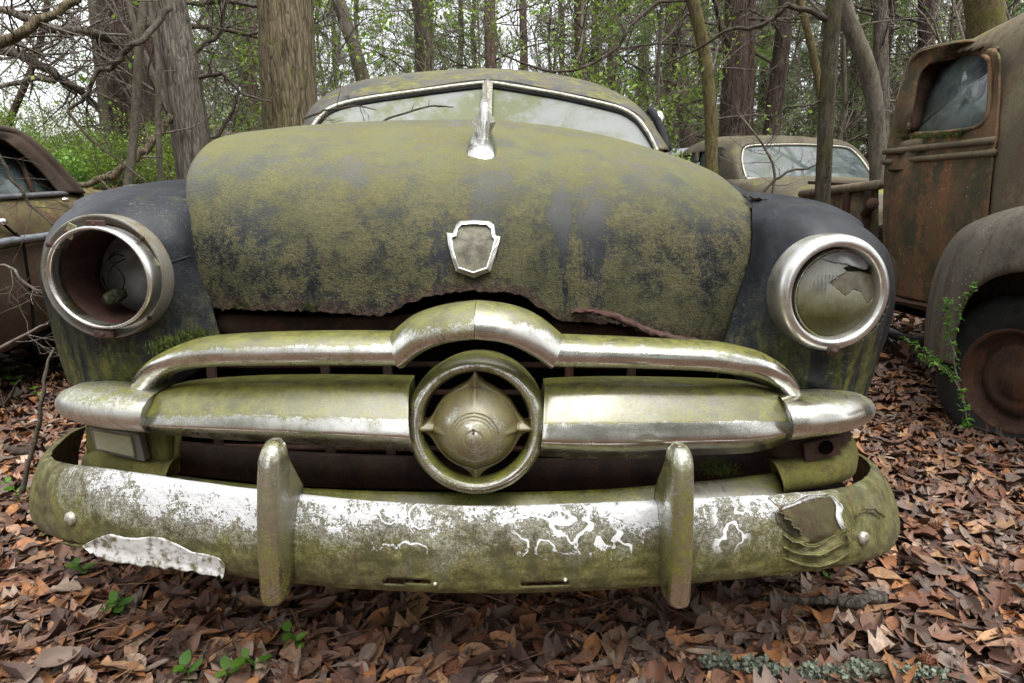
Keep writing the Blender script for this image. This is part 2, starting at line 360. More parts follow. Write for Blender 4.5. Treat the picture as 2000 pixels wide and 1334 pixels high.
def mat_rust(name, a, b, c, gre=.0, scale=4.0, rough=.85, streak=True, zmoss=None, specks=0.0):
    """two paint tones a,b, rust c, amount of green gre"""
    g = G_(name); p = g.co(); X, Y, Z = g.xyz(p)
    n1 = g.noise(p, scale, 6, .65, .3); n2 = g.noise(p, scale * 9, 6, .72); n3 = g.noise(p, scale * 40, 3, .7)
    st = g.noise(g.map(p, (scale * 3, scale * 3, scale * .35)), 1, 5, .65, .3)
    col = g.mix(g.step(n1, .40, .60), a, b)
    r = g.math('ADD', g.math('MULTIPLY', st, .6), g.math('MULTIPLY', n2, .5))
    col = g.mix(g.step(r, .52, .68), col, c)
    n4 = g.noise(p, 300, 2, .6); gr_ = g.math('ADD', g.math('MULTIPLY', g.step(n3, .38, .64), .6), g.math('MULTIPLY', g.step(n4, .36, .64), .4))
    col = g.mix(g.math('MULTIPLY', g.math('SUBTRACT', 1.0, gr_), .5), col, tuple(x * .4 for x in a))
    if gre:
        gm = g.math('ADD', g.math('MULTIPLY', g.noise(p, scale * 1.7, 5, .6), .7), g.math('MULTIPLY', n2, .4))
        gm = g.math('ADD', gm, g.math('MULTIPLY', g.step(g.up(), .2, .9), .12))
        col = g.mix(g.step(gm, .80 - .4 * gre, .95 - .4 * gre), col, g.mix(g.step(n2, .35, .65), (.06, .065, .016), (.17, .16, .045)))
    if specks:
        v = g.vor(p, 55)
        col = g.mix(g.math('MULTIPLY', g.step(v, .16, .10), g.step(g.noise(p, 9), .5, .6)), col, (.38, .37, .33))
    return g.done(g.bsdf(col, rough, normal=g.bump(g.math('ADD', n2, g.math('MULTIPLY', n3, .4)), .5, .003), spec=.3))

def mat_simple(name, col, rough=.7, metal=0.0, var=.35, scale=20, bump=.2, spec=.4, **kw):
    g = G_(name); p = g.co(); n = g.noise(p, scale, 5, .65); n2 = g.noise(p, scale * 6, 3, .7)
    c = g.mix(g.step(g.math('ADD', g.math('MULTIPLY', n, .7), g.math('MULTIPLY', n2, .3)), .35, .65), tuple(x * (1 - var) for x in col), tuple(min(1, x * (1 + var)) for x in col))
    return g.done(g.bsdf(c, rough, metal, normal=g.bump(n, bump, .003), spec=spec, **kw))

def mat_dirty_glass(name, pale, green, gloss=.25, amount=.5, dark=None, lowz=None, ior=2.3):
    """old glass filmed over with grime; dark = colour of the gloom behind it where it is clean"""
    g = G_(name); p = g.co(); X, Y, Z = g.xyz(p)
    n1 = g.noise(p, 3.5, 5, .6, .3); n2 = g.noise(p, 16, 5, .65); n3 = g.noise(p, 110, 3, .7)
    col = g.mix(g.step(g.math('ADD', g.math('MULTIPLY', n1, .7), g.math('MULTIPLY', n2, .35)), .46, .62), pale, green)
    col = g.mix(g.math('MULTIPLY', g.step(n2, .55, .7), .6), col, tuple(min(1, c * 1.25) for c in pale))
    col = g.mix(g.math('MULTIPLY', g.step(n3, .62, .74), .4), col, (.06, .06, .045))
    film = g.bsdf(col, max(.3, gloss), normal=g.bump(n3, .06, .001), spec=.22)
    if dark is None: return g.done(film)
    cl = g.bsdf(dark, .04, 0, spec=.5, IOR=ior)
    m = g.math('ADD', g.math('MULTIPLY', n1, .6), g.math('MULTIPLY', n2, .4))
    if lowz: m = g.math('ADD', m, g.math('MULTIPLY', g.step(Z, lowz[1], lowz[0]), .45))
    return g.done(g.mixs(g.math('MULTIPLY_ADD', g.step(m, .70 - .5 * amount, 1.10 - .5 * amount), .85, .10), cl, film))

def mat_bark(name, a, b, moss=.3, mosscol=(.075, .075, .016), lichen=.0, zs=.22, sc=34):
    g = G_(name); p = g.co()
    q = g.map(p, (1, 1, zs * .55))
    n1 = g.noise(q, sc * 1.1, 6, .68, .35); nv = g.noise(q, sc * 3.2, 4, .7, .2); n2 = g.noise(p, 3, 4, .6); n3 = g.noise(p, 70, 4, .7)
    v = g.vor(g.map(p, (1, 1, zs * .7)), sc * 1.25, 'DISTANCE_TO_EDGE'); rid = g.step(v, .0, .16)
    t = g.math('ADD', g.math('MULTIPLY', n1, .65), g.math('MULTIPLY', nv, .35))
    col = g.mix(g.step(t, .36, .62), a, b)
    if zs >= .4: rid = n3
    else: col = g.mix(g.math('MULTIPLY', g.math('SUBTRACT', 1.0, rid), .35), col, tuple(x * .6 for x in a))
    m = g.math('ADD', g.math('MULTIPLY', n2, .65), g.math('ADD', g.math('MULTIPLY', n1, .3), g.math('MULTIPLY', n3, .2)))
    col = g.mix(g.step(m, .77 - .35 * moss, .96 - .35 * moss), col, g.mix(g.step(n3, .35, .65), (mosscol[0] * .5, mosscol[1] * .55, mosscol[2] * .5), (mosscol[0] * 1.2, mosscol[1] * 1.35, mosscol[2] * 1.2)))
    if lichen:
        l = g.math('ADD', g.math('MULTIPLY', g.noise(p, 6, 5, .65), .7), g.math('MULTIPLY', n3, .3))
        col = g.mix(g.step(l, .72 - .3 * lichen, .78 - .3 * lichen), col, (.22, .225, .19))
    h = g.math('ADD', g.math('MULTIPLY', rid, .5), g.math('ADD', t, g.math('MULTIPLY', n3, .25)))
    return g.done(g.bsdf(col, .92, normal=g.bump(h, .8, .012), spec=.12))

def mat_leaf(name, use='tint', cols=None, green=False):
    g = G_(name)
    if use == 'tint':
        c = g.node('ShaderNodeAttribute', attribute_name='tint').outputs['Color']
    else:
        r = g.node('ShaderNodeObjectInfo').outputs['Random']
        c = g.ramp(r, [(i / max(1, len(cols) - 1) * .999, k) for i, k in enumerate(cols)], 'LINEAR' if green else 'CONSTANT')
    n = g.noise(g.co(), 70 if use == 'tint' else 60, 4, .7)
    c = g.mix(g.step(n, .3, .75), c, g.mix(.55, c, (.045, .028, .02) if not green else (.03, .06, .01)))
    if green:
        d = g.bsdf(c, .5, normal=g.bump(n, .2, .002), spec=.4)
        tr = g.node('ShaderNodeBsdfTranslucent', {'Color': g.mix(.3, c, (.25, .45, .03))}).outputs[0]
        return g.done(g.mixs(.38, d, tr))
    return g.done(g.bsdf(c, .62, normal=g.bump(n, .35, .003), spec=.35))

M = {}
M['hood'] = mat_paint_hood(); M['fender'] = mat_paint_fender()
M['chrome'] = mat_chrome('weathered_chrome', .55, .35, .28, 0.0)
M['chrome_green'] = mat_chrome('algae_chrome', .72, .72, .28, 2.3, .25)
M['chrome_ring'] = mat_chrome('satin_ring_chrome', .92, .55, .30, 5.1, .20, (.33, .31, .17))
M['chrome_bullet'] = mat_chrome('ochre_chrome', .78, .42, .32, 8.7, .10, (.29, .25, .13))
M['chrome_clean'] = mat_chrome('bright_chrome', .30, .1, .27, 4.0, .05, (.40, .39, .36))
M['chrome_guard'] = mat_chrome('guard_chrome', 1.05, .45, .28, 11.0, .0, (.20, .185, .10))
M['chrome_mascot'] = mat_chrome('mascot_chrome', .22, .1, .14, 14.0, .0, (.2, .195, .18))
M['metal_dull'] = mat_chrome('dull_clip_chrome', .3, .1, .3, 3.0, .0, (.3, .29, .26))
M['bumper'] = mat_bumper()
M['valance'] = mat_rust('algae_yellow_metal', (.12, .112, .03), (.19, .18, .042), (.09, .06, .028), .35, 9)
M['rust_dark'] = mat_rust('dark_rust', (.03, .018, .012), (.055, .03, .02), (.09, .035, .02), .0, 8)
M['rust_red'] = mat_rust('red_rust', (.045, .022, .016), (.085, .042, .032), (.085, .06, .046), .0, 14)
M['wheel_rust'] = mat_rust('wheel_rust', (.06, .034, .024), (.10, .058, .04), (.15, .065, .035), .15, 9)
M['black'] = mat_simple('gloom_black', (.0035, .003, .0025), .95, spec=.05)  # near-black: shade inside openings and under bodies put into the colour
M['rubber'] = mat_simple('perished_rubber', (.02, .02, .021), .85, spec=.25)
M['tyre'] = mat_simple('tyre_rubber', (.022, .023, .024), .8, spec=.3)
M['ring_metal'] = mat_rust('stained_plate', (.17, .16, .135), (.23, .22, .19), (.16, .11, .045), .25, 10, .42)
M['bucket'] = mat_rust('bucket_rust', (.035, .018, .013), (.065, .035, .027), (.085, .024, .017), .0, 12)
M['bowl'] = mat_simple('tarnished_reflector', (.15, .145, .13), .42, .4, .4, 9, .1)
M['roof'] = mat_rust('lichen_roof_paint', (.06, .062, .065), (.105, .10, .085), (.14, .115, .045), .42, 4, .6)
M['wind'] = mat_dirty_glass('windscreen_grime', (.185, .197, .192), (.105, .118, .055), .45)
M['trim'] = mat_simple('pitted_trim', (.34, .325, .27), .4, .45, .5, 90, .3)
M['plate'] = mat_simple('emblem_enamel', (.105, .098, .068), .5, .0, .45, 60, .15, .3)
M['lamp_glass'] = mat_dirty_glass('clouded_lamp_glass', (.34, .33, .26), (.27, .27, .14), .3)
M['truck_door'] = mat_rust('truck_green_rust', (.062, .058, .034), (.15, .09, .048), (.25, .11, .05), .46, 5, specks=1)
M['truck_roof'] = mat_rust('truck_roof_brown', (.12, .10, .068), (.17, .145, .09), (.12, .075, .045), .30, 4)
M['truck_fender'] = mat_rust('truck_grey_fender', (.11, .098, .08), (.16, .14, .11), (.08, .058, .045), .12, 6, specks=1)
M['truck_glass'] = mat_dirty_glass('truck_glass', (.20, .24, .25), (.11, .14, .10), .2, .80, (.012, .016, .016), (1.30, 1.42), 2.2)  # pale film: grime plus the blurred reflection put into its colour
M['left_glass'] = mat_dirty_glass('wreck_glass', (.13, .165, .165), (.07, .10, .09), .12, .62, (.012, .02, .02))
M['left_body'] = mat_rust('wreck_olive_rust', (.06, .046, .022), (.095, .078, .032), (.075, .035, .02), .38, 5)
M['left_low'] = mat_rust('wreck_brown', (.055, .04, .026), (.08, .058, .034), (.075, .035, .02), .22, 4)
M['left_roof'] = mat_rust('wreck_roof_rust', (.045, .034, .024), (.075, .05, .034), (.05, .045, .035), .2, 5)
M['sedan'] = mat_rust('sedan_lichen_paint', (.09, .08, .055), (.13, .115, .078), (.08, .058, .042), .32, 3, specks=1)
M['sedan_glass'] = mat_dirty_glass('sedan_glass', (.105, .125, .125), (.07, .09, .06), .35, .72, (.03, .04, .04), None, 1.5)
M['bark_moss'] = mat_bark('mossy_tan_bark', (.035, .028, .018), (.17, .14, .088), .50, (.09, .08, .022))
M['bark_grey'] = mat_bark('grey_ridged_bark', (.040, .034, .028), (.16, .14, .115), .22, (.08, .075, .03), .12)
M['bark_dark'] = mat_bark('dark_pine_bark', (.022, .016, .013), (.085, .062, .05), .15, (.06, .055, .02), .1, .3, 22)
M['bark_red'] = mat_bark('red_pine_bark', (.035, .024, .02), (.125, .085, .068), .12, (.07, .06, .02), .0, .3, 26)
M['bark_smooth'] = mat_bark('smooth_grey_bark', (.055, .048, .036), (.125, .11, .086), .45, (.075, .068, .018), .22, .6, 20)
M['bark_sapling'] = mat_bark('dark_mossy_sapling_bark', (.025, .022, .015), (.08, .068, .048), .55, (.06, .056, .012), .1, .4, 40)
M['bark_yellow'] = mat_bark('yellow_moss_bark', (.045, .036, .018), (.13, .105, .05), .55, (.085, .076, .02), .0, .4, 40)
M['twig'] = mat_bark('grey_twig_bark', (.075, .062, .05), (.16, .14, .115), .15, (.10, .1, .04), .0, .6, 20)
M['twig_dark'] = mat_bark('dark_twig_bark', (.035, .028, .022), (.085, .07, .055), .15, (.08, .08, .03), .1, .6, 20)
BROWN = [(0.208, 0.1, 0.061), (0.301, 0.174, 0.109), (0.094, 0.043, 0.029), (0.363, 0.16, 0.063), (0.218, 0.161, 0.13), (0.067, 0.034, 0.026), (0.14, 0.073, 0.053), (0.344, 0.252, 0.19), (0.167, 0.07, 0.04), (0.213, 0.122, 0.083), (0.282, 0.122, 0.056), (0.159, 0.114, 0.092), (0.106, 0.067, 0.054), (0.374, 0.214, 0.111)]
M['litter'] = mat_leaf('dead_leaf_litter')
M['deadleaf'] = mat_leaf('dead_leaf', 'random', BROWN)
GREEN = [(.07, .19, .02), (.12, .27, .03), (.05, .14, .025), (.16, .30, .05), (.09, .22, .02)]
M['green'] = mat_leaf('green_leaf', 'random', GREEN, True)
M['spray'] = mat_leaf('leaf_spray', 'tint', None, True)
M['needle'] = mat_leaf('pine_needles', 'tint', None, True)
M['lichen'] = mat_simple('pale_lichen', (.17, .195, .145), .9, 0, .4, 90, .6)
M['moss'] = mat_simple('green_moss', (.055, .075, .012), .95, 0, .5, 120, .8)
M['burr'] = mat_simple('seed_ball_brown', (.14, .055, .028), .8, 0, .4, 60, .3)
def mat_ground():
    g = G_('leaf_mould'); p = g.co(); n1 = g.noise(p, 14, 6, .7, .4); n2 = g.noise(p, .5, 4, .6); v = g.vor(p, 16, 'F1', 'Color')
    c = g.ramp(g.xyz(v)[0], [(0, (.06, .032, .024)), (.25, (.13, .075, .052)), (.5, (.09, .05, .036)), (.75, (.19, .12, .085)), (1, (.13, .10, .085))], 'CONSTANT')
    c = g.mix(g.step(n1, .3, .6), (.03, .018, .013), c)
    far = g.step(g.xyz(p)[1], 7, 13)
    grass = g.mix(g.step(n1, .35, .6), (.05, .075, .015), (.12, .16, .035))
    c = g.mix(g.math('MULTIPLY', far, g.step(n2, .35, .6)), c, grass)
    return g.done(g.bsdf(c, .9, normal=g.bump(n1, .8, .03), spec=.15))
M['ground'] = mat_ground()
# ------------------------------------------------------------------ terrain
def sm(x, a, b):
    t = np.clip((np.asarray(x, float) - a) / (b - a), 0, 1); return t * t * (3 - 2 * t)
def hgt(X, Y):
    X = np.asarray(X, float); Y = np.asarray(Y, float)
    h = 1.05 * sm(Y, 4.6, 6.4) * sm(-X, 1.9, 3.2) * (1 - .5 * sm(Y, 9, 16))
    h = h + .55 * sm(Y, 8, 22) + .02 * np.sin(X * 2.3 + 1) * np.cos(Y * 1.9) + .012 * np.sin(X * 6.1) * np.sin(Y * 5.3 + .4)
    return h + .05 * sm(X, 1.4, 2.4) * sm(Y, 1.2, 2.2)
gx = np.concatenate([np.linspace(-90, -8, 24), np.linspace(-7.6, 7.6, 120), np.linspace(8, 90, 24)])
gy = np.concatenate([np.linspace(-60, 0, 16), np.linspace(.2, 12, 110), np.linspace(12.5, 120, 40)])
XX, YY = np.meshgrid(gx, gy)
mb = MB(); mb.grid(np.stack([XX, YY, hgt(XX, YY)], -1))
ground = build(mb, 'ground', M['ground']); tag(ground, kind='structure')

# ------------------------------------------------------------------ the derelict car
CO = (-0.087, 1.2, 0.0)
car = thing('derelict_car', 'black car seen head on, hood furred yellow green, round grille bullet, peeling white bumper', 'car', CO)

# hood -------------------------------------------------------------
HG = [
 [(396,655,1.285),(520,660,1.215),(700,665,1.185),(930,640,1.165),(1150,670,1.19),(1290,690,1.22),(1405,700,1.29)],
 [(397,600,1.27),(525,600,1.21),(700,595,1.185),(930,572,1.168),(1150,605,1.19),(1300,630,1.22),(1425,628,1.28)],
 [(380,500,1.27),(510,498,1.215),(700,490,1.20),(928,485,1.187),(1150,498,1.205),(1310,525,1.235),(1454,530,1.29)],
 [(367,410,1.31),(500,410,1.27),(700,410,1.25),(932,408,1.24),(1150,415,1.25),(1320,430,1.27),(1466,445,1.325)],
 [(371,338,1.40),(500,340,1.35),(700,345,1.335),(936,350,1.325),(1140,358,1.335),(1310,370,1.36),(1456,397,1.42)],
 [(399,292,1.56),(520,290,1.50),(710,296,1.47),(940,300,1.455),(1135,305,1.47),(1290,325,1.51),(1430,367,1.58)],
 [(441,268,1.76),(545,261,1.74),(720,259,1.72),(945,262,1.69),(1120,270,1.73),(1260,293,1.77),(1388,336,1.84)],
 [(520,256,2.08),(600,247,2.06),(750,239,2.04),(950,238,2.03),(1090,250,2.06),(1200,272,2.12),(1312,305,2.2)],
 [(590,252,2.36),(660,246,2.36),(790,240,2.36),(952,243,2.36),(1070,253,2.38),(1160,268,2.40),(1250,292,2.44)],
]
HGW = np.array([[P(*q) for q in r] for r in HG])
hs = patch(HGW, 160, 220)
lipx = [385, 400, 450, 500, 560, 620, 680, 715, 740, 765, 800, 850, 900, 930, 975, 1005, 1030, 1050, 1075, 1095, 1150, 1200, 1240, 1290, 1340, 1410, 1425]
lipy = [601, 602, 603, 605, 607, 609, 612, 617, 618, 611, 592, 577, 570, 568, 571, 574, 583, 601, 614, 627, 629, 633, 640, 650, 660, 668, 668]
hx, hy, _ = proj(hs)
lo = np.zeros(160)
rj = np.random.default_rng(3).normal(0, 1.6, 160)
for i in range(160):
    dlt = hy[:, i] - np.interp(hx[:, i], lipx, lipy) - rj[i]
    k = np.where(dlt[:100] > 0)[0]; k = int(k.max()) if k.size else 0
    lo[i] = (k + dlt[k] / (dlt[k] - dlt[k + 1] + 1e-9)) / 219
tt = np.linspace(0, 1, 150)
HS = np.zeros((150, 160, 3))
for i in range(160):
    HS[:, i] = cat(hs[:, i], lo[i] + (1 - lo[i]) * tt ** 1.15)
# low centre ridge running back from the badge to the ornament
xr = np.abs(HS[..., 0] + .07); rg = np.exp(-(xr / .045) ** 2) * sm(HS[..., 1], 1.21, 1.36)
HS[..., 2] += .010 * rg
# side skirts turned down over the fenders
sk = []
for side, sx in ((0, 1), (-1, -1)):
    e = HS[:, side]; s1 = e + np.array([-.006 * sx * 1.0, .01, -.02]); s2 = e + np.array([.004 * sx, .02, -.10])
    sk.append((s2, s1))
HG2 = np.concatenate([sk[0][0][:, None], sk[0][1][:, None], HS, sk[1][1][:, None], sk[1][0][:, None]], 1)
mb = MB(); mb.grid(HG2)
hood = build(mb, 'hood', M['hood'], car, solid=-.004)
ed = np.concatenate([[[0]], np.cumsum(np.linalg.norm(np.diff(HG2.mean(1), axis=0), axis=1))[:, None]]) * np.ones((1, HG2.shape[1]))
at = hood.data.attributes.new('edge', 'FLOAT', 'POINT'); at.data.foreach_set('value', ed.astype(np.float32).ravel())
HGRID = HS.reshape(-1, 3); HPX = np.stack(proj(HGRID)[:2], 1)
def onhood(px, py, lift=0.0):
    k = np.argmin(((HPX - (px, py)) ** 2).sum(1)); return P(px, py, HGRID[k][1] - lift)

# torn strip of lip curling forward on one side
st = [(1115, 603, 1117, 611, 1.185), (1150, 603, 1155, 613, 1.172), (1190, 608, 1192, 622, 1.168), (1225, 622, 1222, 636, 1.17), (1265, 640, 1262, 652, 1.178), (1310, 654, 1310, 664, 1.19), (1360, 664, 1360, 680, 1.20), (1396, 672, 1392, 684, 1.21)]
G = ribbon(st, HALF, .012, .01, 40); G += np.random.default_rng(5).normal(0, .0015, G.shape)
mb = MB(); mb.grid(G, True); build(mb, 'torn_lip', M['rust_red'], hood)

# ornament ---------------------------------------------------------
mb = MB()
st = []
base = [(940, 313, 12, -.004), (940, 308, 23, .004), (940, 298, 28, .014), (941, 284, 27, .016), (943, 268, 22, .012), (945, 254, 16, .008), (946, 246, 10, .002)]
rows = []
for (px, py, hw, up) in base:
    yy = onhood(px, max(py, 246))[1] if py > 246 else 1.75 + (246 - py) * .02
    a = []
    for t in np.linspace(-1, 1, 13):
        q = P(px + hw * t, py, yy); q[2] += -.004 + (up + .004) * max(0, 1 - t * t) ** .5; q[1] -= .5 * max(0, 1 - t * t) * .01
        a.append(q)
    rows.append(a)
mb.grid(np.array([curve(c, 24) for c in np.array(rows).transpose(1, 0, 2)]).transpose(1, 0, 2))
orn = build(mb, 'hood_ornament', M['chrome_mascot'], hood, solid=-.003)
mb = MB()
spine = PL([(941, 304, 1.425), (942, 285, 1.44), (943, 262, 1.475), (944, 240, 1.52), (945, 218, 1.56), (946, 199, 1.585)])
spine = curve(spine, 16); wd = np.interp(np.linspace(0, 1, 16), [0, .15, .5, 1], [.020, .0125, .0105, .0085])
rows = []
for q, hw in zip(spine, wd):
    rows.append([q + np.array([hw * a, b, .3 * b]) for a, b in ((-1, .03), (-1, .004), (-.55, -.004), (-.18, -.007), (0, -.0045), (.18, -.007), (.55, -.004), (1, .004), (1, .03), (0, .034))])
R = np.array(rows); mb.grid(R, True); e = R[-1]; mb.prism(e, e + np.array([0, .004, .002]))
build(mb, 'ornament_fin', M['chrome_mascot'], orn, smooth=False)
for sgn in (-1, 1):
    mb = MB(); c = P(945, 240, 1.545); r = .017
    tip = P(945 + sgn * 24, 238, 1.49); v = [tip, P(945 + sgn * 8, 212, 1.52), P(945 + sgn * 8, 270, 1.46), P(945 + sgn * 12, 240, 1.465), P(945 + sgn * 6, 240, 1.53)]
    mb.add(v, [[0, 1, 3, 3], [0, 3, 2, 2], [0, 4, 1, 1], [0, 2, 4, 4], [1, 4, 3, 3], [2, 3, 4, 4]])
    build(mb, 'ornament_wing', M['chrome_guard'], orn, smooth=False)

# badge ------------------------------------------------------------
outl = [(890, 438), (898, 431), (925, 429), (955, 431), (966, 439), (969, 460), (979, 462), (975, 478), (967, 505), (959, 532), (925, 545), (889, 532), (881, 505), (874, 478), (871, 454), (883, 455), (886, 448)]
inl = [(893, 444), (900, 437), (925, 435), (952, 437), (961, 445), (963, 461), (968, 467), (963, 487), (957, 505), (951, 524), (924, 533), (895, 523), (889, 505), (883, 487), (880, 463), (889, 460), (891, 452)]
mb = MB()
o3 = np.array([onhood(x, y, -.004) for x, y in outl]); o4 = np.array([onhood(x, y, .014) for x, y in outl])
mid = o4.mean(0); i4 = np.array([onhood(x, y, .018) for x, y in inl]); i5 = np.array([onhood(x, y, .011) for x, y in inl])
n = len(outl); mb.grid(np.stack([o3, o4 * .97 + mid * .03, i4]), True); mb.grid(np.stack([i4, (i4 * .96 + i4.mean(0) * .04), i5 * .95 + i5.mean(0) * .05]), True)
emb = build(mb, 'badge', M['metal_dull'], hood, smooth=False)
mb = MB(); q = i5 * .97 + i5.mean(0) * .03 - np.array([0, .001, 0]); mb.prism(q, q + np.array([0, .006, 0])); build(mb, 'badge_plate', M['plate'], emb, smooth=False)

# fenders ----------------------------------------------------------
LF = [
 [(320,768,1.23),(250,764,1.2),(190,760,1.20),(155,756,1.225),(134,748,1.29),(165,735,1.5)],
 [(425,690,1.24),(320,695,1.20),(215,697,1.185),(145,692,1.215),(112,685,1.30),(140,672,1.5)],
 [(418,610,1.25),(330,610,1.205),(210,610,1.175),(120,610,1.215),(92,605,1.32),(122,600,1.52)],
 [(400,530,1.27),(330,535,1.215),(205,540,1.17),(105,540,1.215),(78,540,1.33),(108,535,1.53)],
 [(390,460,1.29),(330,462,1.235),(210,450,1.19),(120,450,1.24),(88,470,1.34),(114,470,1.53)],
 [(385,400,1.33),(320,395,1.28),(225,395,1.245),(155,408,1.28),(112,430,1.37),(130,435,1.55)],
 [(380,368,1.40),(320,367,1.36),(250,372,1.33),(185,385,1.34),(140,408,1.40),(150,415,1.56)],
 [(380,352,1.52),(330,352,1.5),(270,360,1.48),(210,372,1.48),(168,389,1.50),(180,398,1.62)],
 [(440,346,1.9),(420,348,1.9),(390,353,1.9),(365,362,1.9),(342,378,1.9),(338,398,1.92)],
]
RF = [
 [(1500,782,1.23),(1570,780,1.2),(1620,778,1.2),(1660,777,1.225),(1690,770,1.29),(1660,755,1.5)],
 [(1405,705,1.24),(1500,712,1.2),(1610,715,1.185),(1680,710,1.22),(1712,700,1.3),(1680,690,1.5)],
 [(1418,660,1.25),(1500,645,1.205),(1618,645,1.175),(1705,640,1.22),(1733,640,1.32),(1695,635,1.52)],
 [(1445,575,1.27),(1510,572,1.215),(1627,572,1.17),(1718,572,1.22),(1744,575,1.33),(1708,570,1.53)],
 [(1468,500,1.29),(1520,490,1.235),(1625,480,1.19),(1705,485,1.245),(1735,505,1.34),(1702,505,1.53)],
 [(1470,430,1.33),(1520,425,1.28),(1605,428,1.245),(1675,445,1.29),(1710,470,1.37),(1685,475,1.55)],
 [(1466,398,1.40),(1515,398,1.36),(1585,405,1.33),(1645,425,1.34),(1686,452,1.42),(1665,460,1.58)],
 [(1440,380,1.52),(1495,381,1.5),(1560,389,1.48),(1610,402,1.48),(1656,428,1.52),(1640,440,1.65)],
 [(1375,368,1.9),(1405,372,1.9),(1440,380,1.9),(1475,392,1.9),(1500,410,1.9),(1500,432,1.92)],
]
for grd, (cx, cy), nm in ((LF, (203, 541), 'fender'), (RF, (1630, 572), 'fender')):
    G = patch(np.array([[P(*q) for q in r] for r in grd]), 110, 150)
    mb = MB(); cutgrid(mb, G, lambda x, y: ((x - cx) ** 2 + (y - cy) ** 2 < 103 ** 2))
    fo = build(mb, nm, M['fender'], car, solid=-.004)
    # seam across the fender beside the lamp
    mb = MB()
    px = np.linspace(325, 372, 12) if cx < 1000 else np.linspace(1455, 1515, 12); py = np.interp(px, [325, 372], [515, 500]) if cx < 1000 else np.interp(px, [1455, 1515], [518, 536])
    GP = G.reshape(-1, 3); gpx = np.stack(proj(GP)[:2], 1)
    pts = [P(a, b, GP[np.argmin(((gpx - (a, b)) ** 2).sum(1))][1] - .001) for a, b in zip(px, py)]
    mb.tube(pts, .0016, 5); build(mb, 'panel_seam', M['rubber'], fo)

# lamps ------------------------------------------------------------
Cl = P(203, 541, 1.165); ax = (-.02, -1, .03); k = 1.0 / 1.0
def px2m(px, py, Y): return np.linalg.norm(P(px + 1, py, Y) - P(px, py, Y))
s = px2m(203, 541, 1.165)
lampL = thing('headlamp', None, None, (0, 0, 0)); lampL.parent = car; lampL['label'] = 'empty rusted headlamp bucket without its glass'
mb = MB(); mb.lathe([(121 * s, -.03), (121 * s, .002), (118 * s, .006), (115 * s, .004), (112 * s, -.002), (104 * s, -.006), (100 * s, -.014), (98 * s, -.03)], Cl, ax, 72)
build(mb, 'mounting_ring', M['ring_metal'], lampL)
mb = MB(); mb.lathe([(104 * s, -.008), (99 * s, -.02), (94 * s, -.10), (87 * s, -.13)], Cl, ax, 60); build(mb, 'bucket', M['bucket'], lampL, solid=.002)
mb = MB(); mb.lathe([(88 * s, -.118), (80 * s, -.135), (55 * s, -.15), (25 * s, -.158), (0.0005, -.16)], Cl, ax, 48); build(mb, 'reflector_bowl', M['bowl'], lampL)
# bright retaining ring, sprung away on one side
Cr = P(193, 544, 1.138); axr = (-.16, -1, -.02); s2 = px2m(196, 544, 1.135)
mb = MB(); mb.lathe([(114 * s2, -.026), (115 * s2, -.004), (113 * s2, .003), (109 * s2, .005), (106 * s2, .001), (105 * s2, -.01), (108 * s2, -.026)], Cr, axr, 72, closed=True, sy=.89)
ret = build(mb, 'retaining_ring', M['chrome_clean'], lampL)
for (a, b, ang, wd) in ((297, 510, -.55, 30), (138, 452, .45, 30)):
    mb = MB(); c = P(a, b, 1.148); mb.box(c, (wd * s * .55, .004, wd * s), Matrix.Rotation(ang, 3, 'Y'))
    build(mb, 'ring_tab', M['chrome_guard'], ret, smooth=False, bevel=.001)
for (a, b) in ((279, 466), (293, 621), (298, 512), (131, 452), (96, 478)):
    mb = MB(); mb.lathe([(.0045, 0), (.0045, .003), (.003, .005), (.0002, .0055)], P(a, b, 1.150), ax, 10); build(mb, 'screw', M['rust_dark'], lampL)
for (a, b, wd) in ((187, 439, 34), (205, 652, 40)):
    mb = MB(); c = P(a, b, 1.145); mb.box(c, (wd * s, .012, 17 * s)); mb.box(c + [0, -.007, .001], (8 * s, .006, 8 * s)); build(mb, 'bracket', M['rust_red'], lampL, smooth=False, bevel=.003)
mb = MB(); c = P(223, 580, 1.24); mb.lathe([(.0005, .020), (.010, .0195), (.0135, .014), (.0145, 0), (.012, -.02), (.0005, -.022)], c, (-.35, -1, -.35), 18); build(mb, 'bulb_socket', mat_rust('socket_verdigris', (.03, .032, .012), (.07, .075, .03), (.16, .19, .15), .3, 30), lampL)
mb = MB()
for w_ in ([(212, 572, 1.24), (198, 545, 1.235), (206, 512, 1.24), (228, 497, 1.27), (240, 500, 1.3)], [(238, 570, 1.25), (243, 545, 1.24), (228, 522, 1.235), (213, 505, 1.25), (225, 492, 1.28)], [(216, 575, 1.24), (209, 548, 1.23), (220, 520, 1.25), (245, 505, 1.29)]):
    mb.tube(curve(PL(w_), 20), .0013, 5)
build(mb, 'loose_wire', M['rubber'], lampL)

